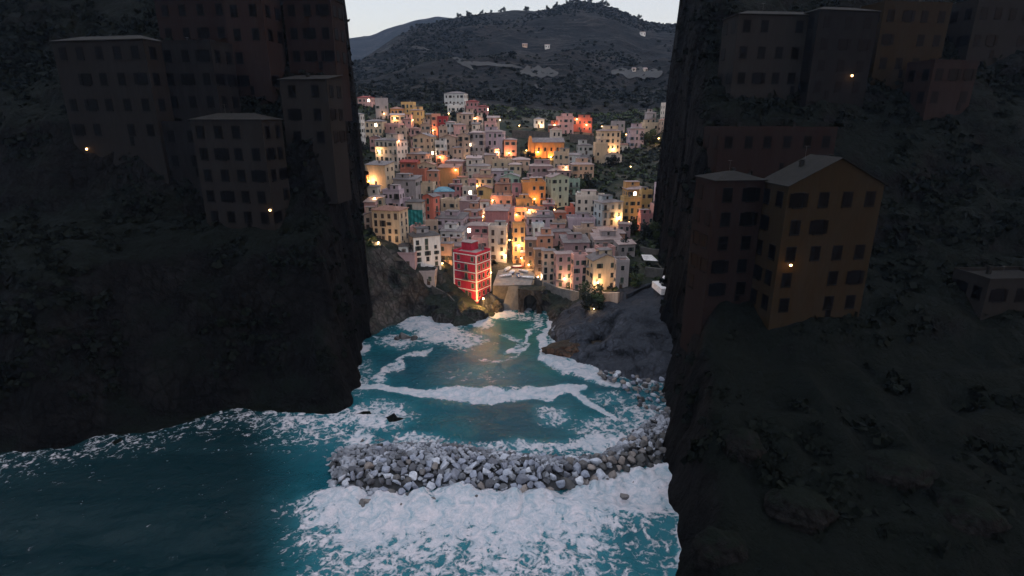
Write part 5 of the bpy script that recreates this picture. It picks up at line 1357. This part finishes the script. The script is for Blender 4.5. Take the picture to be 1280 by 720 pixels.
def post_lamp(p, g, power, label, col):
    o = empty('street_lamp', p, 0); tag(o, label, 'street lamp', 'street lamps lit in the village')
    mb = MB(); mb.tube((0,0,-2.5), (0,0,g-.2), .08, .05, 8); mb.tube((0,0,-.2), (0,0,.5), .14, .1, 8); mb.build('post', M['iron'], o)
    bm = bmesh.new(); bmesh.ops.create_uvsphere(bm, u_segments=12, v_segments=8, radius=.3)
    me = bpy.data.meshes.new('globe'); bm.to_mesh(me); bm.free(); me.materials.append(M['lamp']); g_ = put('globe', me, o); g_.location = (0, 0, g)
    mb = MB(); mb.tube((0,0,g+.25), (0,0,g+.42), .34, .06, 10); mb.build('cap', M['iron'], o)
    l = bpy.data.lights.new('lamp_light', 'POINT'); l.energy = power; l.color = col; l.shadow_soft_size = .5
    lo = bpy.data.objects.new('lamp_light', l); COL.objects.link(lo); lo.parent = o; lo.location = (0, -.8, g-.1)
q_ = at(604, 373, 182.5); post_lamp(q_-Vector((0, 0, 3.2)), 3.2, 1300, 'lamp standing on the rock at the foot of the red house, nearest the water', (1, .5, .14))
q_ = at(745, 420, 158); 
PW = 0.44
for x, y, pw, lb, c in LAMPS:
    if pw: lamp(x, y, pw*PW, lb, c)

# ---------------------------------------------------------------- labels for every house
ANCH = [(590,345,'the red banded house'),(532,318,'the white tower house'),(490,283,'the big cream block'),(521,272,'the teal net'),(541,266,'the coral house'),(555,242,'the blue roof'),(570,125,'the white hill villa'),(684,188,'the church'),(705,170,'the bell tower'),
        (666,250,'the tall orange house'),(697,242,'the pale green gable'),(758,274,'the pale blue house'),(787,262,'the glowing yellow house'),(751,346,'the cream gabled house'),(623,306,'the tall ivory house'),(618,180,'the lilac block'),(758,184,'the tall cream house'),(833,140,'the highest ivory block'),(450,163,'the arched white block'),(490,192,'the big ivory house'),(606,246,'the yellow gable'),(832,246,'the lilac edge house'),(700,342,'the tall harbour houses')]
def dirw(dx, dy):
    a = 'above' if dy < -7 else ('below' if dy > 7 else ''); b = 'left' if dx < -6 else ('right' if dx > 6 else '')
    if a and b: return '%s and %s of' % (a, b)
    if b: return '%s of' % b
    return a or 'beside'
NUM = {1: 'one storey', 2: 'two storey', 3: 'three storey', 4: 'four storey', 5: 'five storey', 6: 'six storey', 7: 'tall', 8: 'tall'}
used = set(h['lab'] for h in HOUSES if h['lab'])
for h in HOUSES:
    if not h['lab']:
        an = sorted(ANCH, key=lambda a: (a[0]-h['px'])**2+(a[1]-h['py'])**2*1.4)
        size = 'narrow ' if h['w'] < 5.5 else ('wide ' if h['w'] > 10 else '')
        nm = {'flat': 'flat roof', 'shed': 'lean-to roof', 'side': 'pitched roof', 'hip': 'hipped roof', 'gable': 'gabled roof'}[h['roof']]
        if h['roof'] != 'flat': nm = h['rc']+' '+nm
        cands = []
        for a in an[:4]: cands.append('%s%s house with %s, %s %s' % (size, h['col'], nm, dirw(h['px']-a[0], h['py']-a[1]), a[2]))
        for c in cands:
            c = c.replace(' and left of', ' left of').replace(' and right of', ' right of')
            if c not in used and len(c.split()) <= 16: h['lab'] = c; break
        else:
            a = an[0]; b = an[1]
            h['lab'] = '%s%s house with %s, between %s and %s' % (size, h['col'], nm, a[2], b[2])
            if h['lab'] in used: h['lab'] += ', lower'
        used.add(h['lab'])
    tag(h['o'], h['lab'], 'house', 'houses of the hillside village')
print('houses', len(HOUSES), 'objects', len(bpy.data.objects))

# ---------------------------------------------------------------- evening haze
m = bpy.data.materials.new('haze_air'); m.use_nodes = True; nt = m.node_tree
nt.nodes.remove(nt.nodes['Principled BSDF']); pv = nt.nodes.new('ShaderNodeVolumePrincipled')
pv.inputs['Color'].default_value = (.42, .62, 1, 1); pv.inputs['Density'].default_value = .00005; pv.inputs['Anisotropy'].default_value = .1
nt.links.new(pv.outputs[0], nt.nodes['Material Output'].inputs['Volume'])
mb = MB(); mb.box(-2900, -1600, -25, 2900, 3100, 760); o = mb.build('haze', m); tag(o, 'pale blue evening haze filling the air over the bay', 'haze', kind='stuff')
